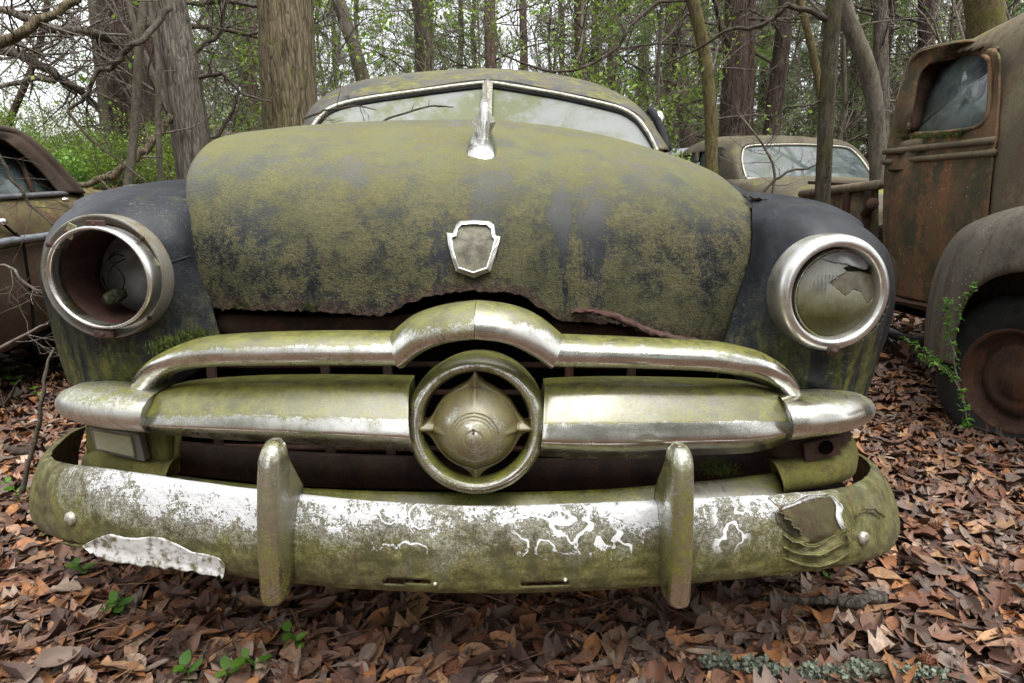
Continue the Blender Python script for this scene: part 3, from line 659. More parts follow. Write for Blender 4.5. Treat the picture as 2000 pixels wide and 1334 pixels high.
lampR = thing('headlamp', None, None, (0, 0, 0)); lampR.parent = car; lampR['label'] = 'headlamp with chrome bezel and broken algae filled glass'
Cb = P(1626, 572, 1.155); s = px2m(1627, 572, 1.155) * .965; ax2 = (.10, -1, .02)
mb = MB(); mb.lathe([(117 * s, -.04), (119 * s, -.01), (118 * s, .002), (114 * s, .010), (108 * s, .0155), (102 * s, .0175), (97 * s, .0165), (93.5 * s, .010), (92 * s, .0), (91 * s, -.03)], Cb, ax2, 80)
bez = build(mb, 'bezel', mat_chrome('bezel_chrome', .45, .08, .36, 61.0, .1, (.36, .355, .34)), lampR)
mb = MB(); mb.lathe([(.0125, 0), (.012, .003), (.0002, .005)], P(1627, 683, 1.128), (0, -1, -.3), 14); mb.lathe([(.0055, .004), (.005, .009), (.0002, .01)], P(1627, 683, 1.128), (0, -1, -.3), 10); build(mb, 'bezel_screw', M['rust_red'], bez)
Cg = P(1636, 576, 1.165); s = px2m(1638, 576, 1.165)
axg = Vector(ax2).normalized(); gx_ = axg.cross(Vector((0, 0, 1))).normalized() * -1; gz_ = axg.cross(gx_)
if gz_.z < 0: gz_ = -gz_
if gx_.x < 0: gx_ = -gx_
axg, gx_, gz_ = map(np.array, (axg, gx_, gz_)); RL = 87 * s
mb = MB(); mb.lathe([(95 * s, -.01), (91 * s, .000), (88.5 * s, -.012)], Cg, ax2, 64); build(mb, 'gasket', M['rubber'], lampR)
mb = MB(); mb.lathe([(88.5 * s, -.006), (89 * s, .0005), (87 * s, .004), (85 * s, .001)], Cg, ax2, 64); build(mb, 'lens_rim', M['chrome_guard'], lampR)
mb = MB(); mb.lathe([(RL * .99, -.006), (RL * .85, -.032), (RL * .6, -.054), (RL * .3, -.066), (.0005, -.07)], Cg, ax2, 48); build(mb, 'reflector_bowl', mat_rust('olive_reflector', (.34, .32, .21), (.46, .44, .34), (.12, .10, .03), .3, 12, .35), lampR)
hole = [(1646, 524), (1664, 516), (1640, 511), (1612, 505), (1640, 497), (1672, 494), (1700, 502), (1716, 520), (1722, 540), (1700, 536), (1680, 531), (1655, 530)]
topsh = [(1604, 498), (1630, 492), (1665, 490), (1685, 500), (1696, 519), (1693, 527), (1672, 522), (1650, 515), (1622, 511), (1606, 505)]
lowsh = [(1619, 552), (1640, 538), (1654, 530), (1682, 531), (1704, 537), (1720, 545), (1722, 566), (1708, 580), (1694, 596), (1682, 572), (1668, 566), (1652, 580), (1636, 566)]
N = 90; u = np.linspace(-1, 1, N)
UU, WW = np.meshgrid(u, u); rr = np.hypot(UU, WW)
def dome(lift=0.0): return Cg + RL * (UU[..., None] * gx_ + WW[..., None] * gz_) + ((.017 * (1 - rr ** 2) + lift) * 1.0)[..., None] * axg
def lenspiece(name, test, lift, mat):
    G = dome(lift); V = G.reshape(-1, 3); Fc = gridfaces(N, N); cx, cy, _ = proj(V[Fc].mean(1)); inside = (rr.reshape(-1)[Fc].max(1) < .985) & test(cx, cy)
    mb = MB(); mb.add(V, Fc[inside]); o = build(mb, name, mat, lampR, solid=.0015)
    return o
def mat_lens():
    g = G_('algae_lens'); p = g.co(); X, Y, Z = g.xyz(p); n = g.noise(p, 30, 4, .6); n2 = g.noise(p, 140, 3, .7)
    zz = Cg[2]
    gro = g.step(g.math('ADD', Z, g.math('MULTIPLY', g.math('SUBTRACT', n, .5), .06)), zz + .035, zz - .03)
    col = g.mix(g.step(g.math('ADD', Z, g.math('MULTIPLY', g.math('SUBTRACT', n, .5), .07)), zz + .03, zz - .05), g.mix(n2, (.13, .122, .045), (.25, .24, .12)), g.mix(n2, (.014, .013, .002), (.07, .064, .010)))
    grime = g.bsdf(col, .45, spec=.25)
    w_ = g.node('ShaderNodeTexWave', {'Vector': g.map(p, (1, .2, .15)), 'Scale': 55.0, 'Distortion': .6}).outputs['Fac']
    nb = g.bump(w_, .35, .002)
    gl = g.mixs(.52, g.node('ShaderNodeBsdfTransparent', {'Color': (.75, .75, .68)}).outputs[0], g.bsdf((.36, .365, .345), .10, spec=.8, normal=nb))
    fac = g.math('MULTIPLY_ADD', gro, .84, .10)
    return g.done(g.mixs(fac, gl, grime))
ML = mat_lens()
lenspiece('lens', lambda x, y: ~inpoly(x, y, hole) & ~inpoly(x, y, topsh) & ~inpoly(x, y, lowsh), 0, ML)
lenspiece('cracked_pane', lambda x, y: inpoly(x, y, lowsh), -.003, mat_simple('cloudy_tan_glass', (.115, .105, .075), .25, 0, .3, 40, .1, .5))
MSH = mat_simple('pale_glass_shard', (.20, .205, .205), .1, .0, .35, 30, .1, .8)
lenspiece('glass_shard', lambda x, y: inpoly(x, y, topsh), .002, MSH)
mb = MB()
for i, (a, b) in enumerate([(1599 + 7.2 * j, 541) for j in range(6)] + [(1592 + 7.2 * j, 552) for j in range(4)] + [(1600 + 7 * j, 562) for j in range(3)]):
    q = P(a, b, 1.145); mb.box(q, (1.9 * s, .002, 8.0 * s))
build(mb, 'lens_flute_glints', MSH, lampR, smooth=False)['kind'] = 'stuff'  # pale bars stand for the highlights on the lens ribs

# grille -----------------------------------------------------------
def zipst(o_, i_, Ys, n=12):
    O = curve(np.array(o_, float), n); I = curve(np.array(i_, float), n); Yv = np.interp(np.linspace(0, 1, n), np.linspace(0, 1, len(Ys)), Ys)
    return [(O[k][0], O[k][1], I[k][0], I[k][1], Yv[k]) for k in range(n)]
TUBE = [(0, -.1), (.0, .15), (.05, .5), (.18, .85), (.4, 1), (.6, 1), (.8, .85), (.93, .5), (1, .15), (1, -.1)]
ARC = [(0, 0), (.03, .3), (.15, .6), (.45, .95), (.62, 1), (.8, .98), (.9, .8), (1, .2)]
outr = [(263, 767), (267, 740), (287, 710), (318, 688), (365, 668), (430, 657), (550, 651), (680, 649), (767, 650)]
innr = [(310, 773), (317, 752), (335, 735), (362, 722), (410, 715), (470, 713), (570, 712), (690, 712), (790, 713)]
G = ribbon(zipst(outr, innr, [1.165, 1.15, 1.125, 1.10, 1.085, 1.075, 1.07], 18), TUBE, [.035, .04, .042, .042], .02, 60)
mb = MB(); mb.grid(G, True); build(mb, 'upper_grille_bar', M['chrome_green'], car)
outr = [(1096, 656), (1200, 660), (1300, 665), (1390, 669), (1440, 677), (1492, 691), (1528, 713), (1552, 742), (1563, 780)]
innr = [(1073, 714), (1190, 716), (1290, 719), (1370, 723), (1420, 729), (1460, 736), (1495, 749), (1514, 763), (1524, 781)]
G = ribbon(zipst(outr, innr, [1.07, 1.075, 1.085, 1.10, 1.125, 1.15, 1.165], 18), TUBE, [.042, .042, .04, .035], .02, 60)
mb = MB(); mb.grid(G, True); build(mb, 'upper_grille_bar', mat_chrome('upper_bar_chrome', .50, .3, .24, 21.0, .25), car)
outr = [(764, 651), (800, 622), (840, 606), (885, 596), (929, 591)]; innr = [(789, 716), (820, 690), (855, 673), (895, 664), (929, 661)]
outr2 = [(930, 591), (985, 597), (1030, 610), (1065, 630), (1099, 658)]; innr2 = [(930, 661), (975, 666), (1010, 677), (1045, 696), (1072, 716)]
for a, b, ys, gm in ((outr, innr, [1.065, 1.045, 1.03, 1.022], 'chrome_ring'), (outr2, innr2, [1.022, 1.03, 1.045, 1.065], 'chrome')):
    G = ribbon(zipst(a, b, ys, 10), ARC, .045, .03, 40); mb = MB(); mb.grid(G, True)
    for e in (G[0], G[-1]): mb.prism(e, e + [0, .0005, 0])
    build(mb, 'grille_arch', M[gm], car)
BARP = [(0, 0), (.12, .25), (.40, .80), (.44, .86), (.64, 1.0), (.67, 1.0), (.71, .93), (1.0, .40), (1.0, .1)]
for stn, gm, bl in (([(308, 768, 296, 838, 1.115), (360, 758, 350, 844, 1.10), (480, 750, 470, 852, 1.09), (620, 748, 620, 860, 1.08), (780, 750, 802, 872, 1.07), (800, 752, 806, 874, 1.07)], mat_chrome('lower_bar_chrome', .68, .5, .26, 13.0, .35), [.04, .05, .055, .055]),
                ([(1064, 757, 1052, 880, 1.07), (1090, 755, 1070, 883, 1.07), (1200, 752, 1200, 887, 1.075), (1350, 754, 1350, 881, 1.09), (1460, 759, 1465, 876, 1.105), (1522, 772, 1532, 858, 1.12)], mat_chrome('lower_bar_bright_chrome', .55, .55, .22, 17.0, .50), [.055, .055, .05, .04])):
    G = ribbon(stn, BARP, bl, .06, 50); mb = MB(); mb.grid(G, True)
    for e in (G[0], G[-1]): mb.prism(e, e + [0, .0005, 0])
    build(mb, 'lower_grille_bar', gm, car, bevel=.0)
CAP = [(0, -.3), (.0, .1), (.06, .5), (.2, .85), (.42, 1), (.62, .95), (.82, .7), (.95, .35), (1, 0), (1, -.3)]
G = ribbon([(122, 775, 122, 792, 1.27), (124, 764, 130, 806, 1.225), (140, 757, 158, 820, 1.175), (190, 758, 205, 832, 1.135), (250, 763, 255, 838, 1.115), (304, 768, 303, 842, 1.108)], CAP, [.004, .03, .045, .05, .05, .05], .05, 40)
mb = MB(); mb.grid(G, True); mb.prism(G[0], G[0] + [0, .0005, 0]); mb.prism(G[-1], G[-1] + [0, .0005, 0]); build(mb, 'grille_end_cap', mat_chrome('end_cap_chrome', .60, .75, .34, 31.0, .1), car)
G = ribbon([(1524, 776, 1531, 858, 1.108), (1570, 776, 1575, 852, 1.115), (1620, 774, 1630, 844, 1.135), (1668, 772, 1668, 832, 1.175), (1695, 777, 1692, 818, 1.225), (1706, 790, 1705, 803, 1.27)], CAP, [.05, .05, .05, .045, .03, .004], .05, 40)
mb = MB(); mb.grid(G, True); mb.prism(G[0], G[0] + [0, .0005, 0]); mb.prism(G[-1], G[-1] + [0, .0005, 0]); build(mb, 'grille_end_cap', mat_chrome('end_cap_chrome_b', .62, .4, .34, 37.0, .1), car)
# rings where bar and cap meet
# centre ring and bullet
Yr = 1.045; Cc = P(930, 832, Yr); s = px2m(930, 832, Yr) ; axc = (0, -1, .17)
mb = MB(); mb.lathe([(104 * s, -.022), (105.5 * s, -.010), (107 * s, .0), (110 * s, .007), (116 * s, .011), (123 * s, .010), (130 * s, .004), (136 * s, -.006), (140 * s, -.020), (142 * s, -.05), (141 * s, -.14)], Cc, axc, 96, sy=1.0)
ring = build(mb, 'grille_ring', M['chrome_ring'], car, solid=.002)
mb = MB(); Nt, Ns = 144, 60; th = np.linspace(0, 2 * PI, Nt, endpoint=False); ss = np.linspace(0, 1, Ns)
d4 = np.abs(((th + PI / 4) % (PI / 2)) - PI / 4)
fin = np.exp(-(d4 / .115)) 
Rm = 85 * s + 28 * s * fin
G = np.zeros((Ns, Nt, 3)); Cbul = P(929, 834, Yr + .01)
for i, q in enumerate(ss):
    sh = 1 - (1 - q) ** .9 if False else q
    r = 83 * s * min(1, q / .82) if q <= .82 else None
    rad = 84 * s * (q / .82) * np.ones(Nt) if q <= .82 else 84 * s + (Rm - 84 * s + .0) * ((q - .82) / .18)
    t = np.minimum(1, rad / (84 * s))
    h = .068 * np.maximum(0, 1 - (t * .985) ** 1.75) ** .85
    for gq in (.16, .33, .385, .44): h = h - .0030 * np.exp(-((q / .82 - gq * 1.22) / .012) ** 2)
    if q > .82: h = h * (1 - .3 * (q - .82) / .18) + .004
    G[i] = Cbul + (rad * np.cos(th))[:, None] * np.array([1, 0, 0]) + (rad * np.sin(th))[:, None] * np.array([0, 0, 1.0]) + np.asarray(h)[:, None] * np.array([0, -1, 0])
# ridge lines running into the fins
rr_ = ss[:, None]; rid = .010 * np.exp(-(d4 / .07) ** 2)[None] * sm(rr_, .5, .85)
G[..., 1] -= rid
G2 = np.concatenate([G, G[-1:] + [0, .03, 0]])
mb.grid(G2, True); bul = build(mb, 'grille_bullet', mat_chrome('ochre_chrome', 1.0, .25, .34, 8.7, .08, (.245, .215, .085), (Cbul[0] - CO[0], Cbul[2] - CO[2], .045, .075)), car)
for k_, (dy, hgt_) in enumerate(((-14, 5), (-5, 5), (5, 5), (14, 5))):
    mb = MB(); mb.box(P(925, 851 + dy * .8, Yr + .01 - .066), (4.2 * s, .002, hgt_ * .8 * s)); build(mb, 'inlay_mark', M['rust_red'], bul, smooth=False)

# bumper -----------------------------------------------------------
BP = [(0, -.35), (0, 0), (.03, .35), (.12, .62), (.3, .9), (.5, 1), (.7, .92), (.88, .66), (.97, .3), (1, 0), (1, -.4)]
# denser, hand-set path: top edge px, bottom edge px, depth
bst = [(172, 830, 160, 960, 1.56), (140, 842, 120, 985, 1.50), (118, 858, 92, 1000, 1.41), (96, 880, 76, 1014, 1.31), (95, 898, 80, 1030, 1.22), (125, 908, 112, 1049, 1.145), (172, 914, 165, 1066, 1.09), (260, 926, 250, 1086, 1.052), (390, 945, 390, 1112, 1.022), (560, 966, 555, 1136, 1.0), (740, 983, 740, 1152, .988), (930, 992, 930, 1158, .982), (1100, 988, 1100, 1155, .988), (1260, 982, 1260, 1146, .998), (1400, 975, 1420, 1132, 1.012), (1530, 968, 1560, 1118, 1.035), (1620, 960, 1660, 1102, 1.075), (1668, 950, 1712, 1088, 1.13), (1697, 934, 1742, 1064, 1.21), (1708, 914, 1746, 1036, 1.31), (1692, 895, 1728, 1012, 1.42), (1665, 880, 1695, 995, 1.52), (1640, 868, 1660, 980, 1.60)]
nb_ = 150
T = curve([P(a[0], a[1], a[4] + .01) for a in bst], nb_); B = curve([P(a[2], a[3], a[4] - .002) for a in bst], nb_)
Bw = B.copy()
tan = np.gradient((T + B) / 2, axis=0); tan[:, 2] = 0; tan /= np.linalg.norm(tan, axis=1)[:, None]
outv = np.stack([tan[:, 1], -tan[:, 0], np.zeros(nb_)], 1)
pr = curve(np.array(BP), 26)
G = T[:, None] + (B - T)[:, None] * pr[None, :, :1] + outv[:, None] * (pr[None, :, 1:2] * .022)
G[..., :] += outv[:, None] * (np.random.default_rng(4).normal(0, .0006, G.shape[:2]))[..., None]
# dents and curling flakes
gpx, gpy, _ = proj(G)
flk = .012 * np.exp(-(((gpx - 1600) / 45) ** 2 + ((gpy - 1075) / 18) ** 2)) * np.sin(gpy * .35)
G += outv[:, None] * flk[..., None]
slots = [[(748, 1131), (838, 1134), (838, 1143), (748, 1140)], [(1020, 1138), (1108, 1134), (1110, 1143), (1020, 1146)]]
fine = np.array([curve(G[:, j], 600) for j in range(G.shape[1])]).transpose(1, 0, 2)
fine = np.array([curve(fine[i], 60) for i in range(600)])
mb = MB(); cutgrid(mb, fine, lambda x, y: inpoly(x, y, slots[0]) | inpoly(x, y, slots[1]))
bump_o = build(mb, 'bumper', M['bumper'], car, solid=.003)
FP = fine.reshape(-1, 3); FPX = np.stack(proj(FP)[:2], 1); FR = np.linalg.norm(FP - CAM, axis=1)
def onbump(px, py, lift=.002):
    d2 = ((FPX - (px, py)) ** 2).sum(1); c = np.where(d2 < 64)[0]; c = c if len(c) else [np.argmin(d2)]
    k = min(c, key=lambda j: FR[j]); return P(px, py, FP[k][1] - lift)
# torn-down white sheet under one end
st = [(163, 1070, 162, 1074, 1.07), (196, 1046, 190, 1088, 1.045), (250, 1046, 240, 1098, 1.032), (300, 1052, 300, 1106, 1.022), (360, 1070, 350, 1113, 1.010), (420, 1090, 410, 1124, 1.004), (441, 1104, 437, 1127, 1.002)]
tc = curve(np.array([q_[:4] for q_ in st], float), 90); rq = np.random.default_rng(8); jag = np.interp(np.arange(90), np.arange(0, 91, 3), rq.normal(0, 2.6, 31)); jt = np.interp(np.arange(90), np.arange(0, 92, 7), rq.normal(0, 2.5, 14))
rows = []
for t in np.linspace(0, 1, 16):
    r_ = []
    for i_, (xa, ya, xb, yb) in enumerate(tc):
        ya2, yb2 = ya + jt[i_], yb + jag[i_]; px, py = xa + (xb - xa) * t, ya2 + (yb2 - ya2) * t
        ed_ = np.interp(px, [165, 250, 390, 560], [1066, 1086, 1112, 1136]) - 5
        r_.append(P(px, py, onbump(px, min(py, ed_), .003)[1] - .005 * t * t - .003 * (1 - t) ** 6))
    rows.append(r_)
mb = MB(); mb.grid(np.array(rows))
def mat_flake():
    g = G_('peeling_plating'); p = g.co(); n = g.noise(p, 60, 5, .7); n2 = g.noise(p, 14, 4, .6)
    c = g.mix(g.step(g.math('ADD', g.math('MULTIPLY', n, .7), g.math('MULTIPLY', n2, .5)), .545, .70), (.60, .60, .59), (.125, .115, .055))
    return g.done(g.bsdf(c, .45, normal=g.bump(n, .6, .003)))
M['flake'] = mat_flake()
build(mb, 'peeled_plating', M['flake'], bump_o, solid=.0015)
# hole in the plating on the other end: bare dark core, curled flap and raised torn edges
core = [(1512, 1003), (1560, 985), (1618, 970), (1632, 990), (1634, 1020), (1641, 1030), (1628, 1042), (1590, 1058), (1562, 1040), (1530, 1020)]
mb = MB(); off_ = fine.copy(); dv = CAM - off_; dv /= np.linalg.norm(dv, axis=2)[..., None]; cutgrid(mb, off_ + dv * .0012, lambda x, y: ~inpoly(x, y, core)); build(mb, 'bare_core', M['rust_red'] if False else mat_rust('bare_core', (.075, .065, .03), (.12, .10, .045), (.07, .04, .025), .25, 14), bump_o)
M['flap_in'] = mat_rust('flake_underside', (.10, .092, .055), (.15, .138, .09), (.07, .055, .03), .25, 20)
def curl(edge, dirs, wid, rise, name='plating_flake', mat='flake', nv=9, seed=0, turn=1.6):
    """plating lifting off along edge (px list) towards dirs (px vector), curling away from the metal"""
    e = curve(np.array(edge, float), 26); rg_ = np.random.default_rng(seed); n = len(e)
    wv = np.interp(np.arange(n), np.linspace(0, n - 1, 9), rg_.uniform(.55, 1.15, 9)) * np.sin(np.linspace(.12, PI - .12, n)) ** .5 * wid + rg_.normal(0, wid * .05, n)
    rows = []
    for k in range(nv):
        t = k / (nv - 1); px = e[:, 0] + dirs[0] * wv * math.sin(t * turn) / turn; py = e[:, 1] + dirs[1] * wv * math.sin(t * turn) / turn
        rows.append([onbump(x, y, .0015 + rise * (1 - math.cos(t * turn)) * w_ / wid) for x, y, w_ in zip(px, py, wv)])
    mb = MB(); mb.grid(np.array(rows)); return build(mb, name, M[mat], bump_o, solid=.0012)
curl([(1514, 1004), (1520, 1022), (1536, 1038), (1556, 1050)], (.95, -.30), 52, .012, mat='flap_in', seed=1, turn=2.0)
curl([(1510, 1003), (1545, 990), (1585, 975), (1618, 968)], (-.2, -1), 16, .006, seed=2)
curl([(1622, 968), (1633, 990), (1634, 1012), (1644, 1034)], (1, .05), 22, .007, seed=3)
curl([(1530, 1042), (1555, 1054), (1590, 1062), (1632, 1044)], (.0, 1), 14, .007, mat='bumper', seed=4)
M['plating'] = M['bumper']
curl([(1530, 1066), (1565, 1078), (1605, 1078), (1648, 1060)], (.0, 1), 13, .008, mat='bumper', seed=5)
curl([(1530, 1088), (1575, 1100), (1625, 1095), (1660, 1076)], (.0, 1), 12, .008, mat='bumper', seed=6)
curl([(1672, 1010), (1690, 1000), (1712, 1004), (1728, 1014)], (.0, -1), 14, .007, mat='bumper', seed=7)
curl([(1664, 1030), (1660, 1045), (1664, 1062)], (-1, 0), 12, .006, mat='bumper', seed=8)
curl([(120, 1058), (150, 1064), (185, 1062)], (0, 1), 10, .008, mat='bumper', seed=9)
for (a, b) in ((138, 1013), (1686, 1051)):
    mb = MB(); q = onbump(a, b, -.002); mb.lathe([(.0125, -.004), (.0125, .003), (.009, .007), (.0003, .009)], q, (-.5 if a < 1000 else .5, -1, 0), 18); build(mb, 'bumper_bolt', M['trim'], bump_o)
for a, b in ((850, 1140), (1104, 1132)):
    mb = MB(); mb.lathe([(.004, 0), (.003, .004), (.0002, .006)], onbump(a, b, 0), (0, -1, 0), 8); build(mb, 'slot_rivet', M['trim'], bump_o)

# guards -----------------------------------------------------------
def guard(cx, hw, topy, boty, Y0, flank, mat):
    """front fin with rounded nose plus a flank running back to the bumper; profile in the (Y,Z) plane"""
    n = 70; t = .5 - .5 * np.cos(np.linspace(0, PI, n))
    top = P(cx, topy, Y0 + .028); bot = P(cx - 2, boty, Y0 + .012)
    z = top[2] + (bot[2] - top[2]) * t
    x = top[0] + (bot[0] - top[0]) * t
    nose = Y0 - .018 * np.sin(PI * np.clip(t, 0, 1)) ** .5 + .018 * (1 - np.sqrt(np.clip(1 - (1 - np.clip(t / .12, 0, 1)) ** 2, 0, 1))) + .022 * (np.clip((t - .93) / .07, 0, 1)) ** 2
    e_ = np.clip(np.minimum(t / .11, (1 - t) / .09), 0.0, 1); half = hw * (.30 + .70 * np.sqrt(1 - (1 - e_) ** 2))
    dep = np.interp(t, [0, .03, .09, .38, .6, .8, .93, 1], [.020, .030, .034, .115, .12, .09, .04, .024])
    rows = []
    for i in range(n):
        h = half[i]; ny = nose[i]; by = ny + dep[i]; k_ = min(1, dep[i] / .04)
        rows.append([(x[i] + a * h, ny + b * k_ if b < .5 else by, z[i]) for a, b in ((-1.3, 1), (-1.16, .034), (-1.06, .020), (-.97, .0125), (-.82, .0075), (-.55, .003), (-.2, .0004), (.2, .0004), (.55, .003), (.82, .0075), (.97, .0125), (1.06, .020), (1.16, .034), (1.3, 1))])
    R = np.array(rows); mb = MB(); mb.grid(R, True); mb.prism(R[0], R[0] + [0, .001, .0005]); mb.prism(R[-1], R[-1] + [0, .001, -.0005])
    return build(mb, 'bumper_guard', mat, car)
guard(536, .0175, 860, 1186, .925, 1, M['chrome_guard'])
guard(1326, .0175, 869, 1190, .925, -1, mat_chrome('guard_chrome_b', .98, .40, .27, 41.0, .0, (.215, .20, .12)))

# apron behind the bumper, lower valance, parking lamps ------------
st = [(330, 926, 325, 942, 1.13), (420, 938, 420, 958, 1.10), (520, 948, 520, 974, 1.08), (700, 958, 700, 990, 1.06), (930, 962, 930, 1000, 1.05), (1150, 957, 1150, 992, 1.06), (1300, 946, 1300, 984, 1.08), (1420, 935, 1420, 972, 1.10), (1520, 922, 1530, 958, 1.125)]
G = ribbon([(a, b, c, d + 14, y + .025, y) for a, b, c, d, y in st], [(0, 0), (.3, .5), (.6, .9), (.85, 1), (1, .8)], .018, 0, 70, close=False, ns=12)
mb = MB(); mb.grid(G); build(mb, 'splash_apron', mat_chrome('apron_chrome', .92, .35, .26, 51.0, .25, (.15, .14, .10)), car, solid=.003)
G = ribbon([(170, 880, 172, 925, 1.26), (200, 880, 205, 935, 1.20), (250, 892, 255, 948, 1.165), (310, 905, 312, 950, 1.14), (338, 900, 330, 948, 1.135)], HALF, .02, .03, 30); mb = MB(); mb.grid(G, True); build(mb, 'lower_valance', M['valance'], car)
G = ribbon([(1512, 905, 1526, 962, 1.125), (1560, 900, 1565, 955, 1.14), (1610, 890, 1620, 945, 1.165), (1650, 872, 1660, 930, 1.20), (1662, 850, 1668, 905, 1.27)], HALF, .024, .03, 30); mb = MB(); mb.grid(G, True); build(mb, 'lower_valance', M['valance'], car)
# housing walls
G = ribbon([(168, 820, 170, 905, 1.24), (220, 830, 224, 915, 1.185), (280, 835, 285, 925, 1.165), (330, 840, 335, 930, 1.16), (345, 842, 345, 920, 1.25)], [(0, 0), (.5, .2), (1, 0)], .01, .02, 30); mb = MB(); mb.grid(G, True); build(mb, 'lamp_housing', M['valance'], car)
G = ribbon([(1478, 862, 1500, 930, 1.25), (1500, 860, 1515, 925, 1.165), (1560, 850, 1570, 915, 1.16), (1620, 842, 1630, 905, 1.18), (1660, 832, 1664, 885, 1.24)], [(0, 0), (.5, .2), (1, 0)], .01, .02, 30); mb = MB(); mb.grid(G, True); build(mb, 'lamp_housing', M['rust_dark'], car)
fr = np.array([P(*q) for q in ((173, 834, 1.16), (270, 848, 1.135), (283, 902, 1.135), (185, 880, 1.16))])
mb = MB(); mb.prism(fr, fr + [0, .02, 0]); pk = build(mb, 'parking_lamp', M['ring_metal'], car, smooth=False, bevel=.002)
fr = np.array([P(*q) for q in ((180, 841, 1.152), (254, 853, 1.130), (262, 894, 1.130), (188, 877, 1.152))])
mb = MB(); mb.prism(fr, fr + [0, .012, 0]); build(mb, 'lamp_glass', M['lamp_glass'], pk, smooth=False, bevel=.003)
fr = np.array([P(*q) for q in ((1570, 868, 1.135), (1640, 852, 1.15), (1643, 888, 1.15), (1574, 904, 1.135))])
mb = MB(); mb.prism(fr, fr + [0, .01, 0]); br = build(mb, 'lamp_bracket', M['rust_red'], car, smooth=False, bevel=.002)
mb = MB(); c = P(1613, 874, 1.139); mb.lathe([(.0005, .002), (.010, .002), (.0125, .004), (.014, .0)], c, (0, -1, 0), 20); build(mb, 'socket_hole', M['black'], br)

# moss tufts on the front
def tuft(pts, rad, n, mat, parent, name='moss_tuft'):
    mb = MB(); r = np.random.default_rng(len(name) + n)
    for q in pts:
        for _ in range(n):
            d = r.normal(0, rad, 3) * [1, .5, .35]; b = np.asarray(q) + d; tip = b + r.normal(0, .004, 3) + [0, -.003, .008]
            w_ = r.normal(0, 1, 3); w_ /= np.linalg.norm(w_); mb.add([b - w_ * .0012, b + w_ * .0012, tip], [[0, 1, 2]])
    o = build(mb, name, mat, parent, smooth=False, weld=0); o['kind'] = 'stuff'; return o
tuft([P(x, y, 1.13) for x, y in ((330, 676), (350, 668), (370, 660), (392, 655), (318, 684))], .012, 260, M['moss'], car)
tuft([P(x, y, 1.14) for x, y in ((1395, 912), (1410, 920))], .016, 300, M['moss'], car)
tuft([onhood(x, y, .001) for x, y in ((468, 601), (485, 600), (612, 603), (600, 600), (1310, 652))], .006, 90, M['moss'], hood)

# dark insides, floor, wheels --------------------------------------
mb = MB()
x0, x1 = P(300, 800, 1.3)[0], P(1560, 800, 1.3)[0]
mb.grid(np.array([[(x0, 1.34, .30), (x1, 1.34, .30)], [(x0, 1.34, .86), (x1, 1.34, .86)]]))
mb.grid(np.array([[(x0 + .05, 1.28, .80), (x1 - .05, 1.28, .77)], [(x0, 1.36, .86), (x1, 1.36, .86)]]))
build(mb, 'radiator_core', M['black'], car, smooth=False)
G = ribbon([(415, 612, 420, 655, 1.285), (600, 618, 600, 660, 1.262), (780, 615, 780, 655, 1.25), (930, 585, 930, 640, 1.245), (1090, 628, 1090, 665, 1.25), (1250, 640, 1250, 680, 1.262), (1400, 660, 1400, 690, 1.285)], HALF, .012, .01, 40); mb = MB(); mb.grid(G, True); build(mb, 'latch_panel', M['rust_dark'], car)
for px in (420, 640, 760, 1110, 1230, 1450):
    mb = MB(); a = P(px, 650, 1.25); b = P(px, 930, 1.22); mb.box((a + b) / 2, (.018, .012, abs(a[2] - b[2]))); build(mb, 'grille_bracket', M['rust_dark'], car, smooth=False, bevel=.003)
for k_ in range(4):
    st = [P(330, 715 + k_ * 52, 1.31), P(930, 712 + k_ * 55, 1.29), P(1540, 722 + k_ * 50, 1.31)]; mb = MB(); mb.tube(curve(st, 16), .007, 6); build(mb, 'radiator_bar', M['rust_dark'], car)
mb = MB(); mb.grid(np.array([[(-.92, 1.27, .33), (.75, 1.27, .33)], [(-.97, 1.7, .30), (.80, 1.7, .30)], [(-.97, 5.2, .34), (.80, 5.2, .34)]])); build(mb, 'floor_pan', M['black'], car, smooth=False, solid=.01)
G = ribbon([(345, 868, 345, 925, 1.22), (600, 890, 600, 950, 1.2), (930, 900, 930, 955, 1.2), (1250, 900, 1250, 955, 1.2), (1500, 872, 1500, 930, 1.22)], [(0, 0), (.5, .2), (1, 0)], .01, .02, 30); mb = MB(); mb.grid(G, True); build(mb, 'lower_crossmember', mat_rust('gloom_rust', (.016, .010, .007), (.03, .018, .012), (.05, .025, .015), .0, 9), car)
def wheel(parent, c, r, wd, axis=(1, 0, 0), rim=None):
    mb = MB(); mb.lathe([(r * .58, wd * .45), (r * .66, wd * .52), (r * .8, wd * .55), (r * .9, wd * .50), (r * .985, wd * .36), (r, wd * .2), (r, -wd * .2), (r * .985, -wd * .36), (r * .9, -wd * .48), (r * .64, -wd * .45)], c, axis, 48)
    wo_ = build(mb, 'wheel', M['tyre'], parent)
    mb = MB(); a = np.array(axis, float)
    mb.lathe([(r * .655, wd * .42), (r * .60, wd * .49), (r * .57, wd * .47), (r * .55, wd * .36), (r * .52, wd * .20), (r * .44, wd * .16), (r * .40, wd * .26), (r * .30, wd * .30), (r * .24, wd * .27), (r * .20, wd * .34), (r * .0005, wd * .36)], c, axis, 40)
    build(mb, 'rim', rim or M['rust_dark'], wo_)
    return wo_
for (x, y) in ((-.84, 1.98), (.66, 1.98), (-.84, 4.55), (.66, 4.55)): wheel(car, (x, y, .30), .34, .16, (1 if x > 0 else -1, 0, 0))

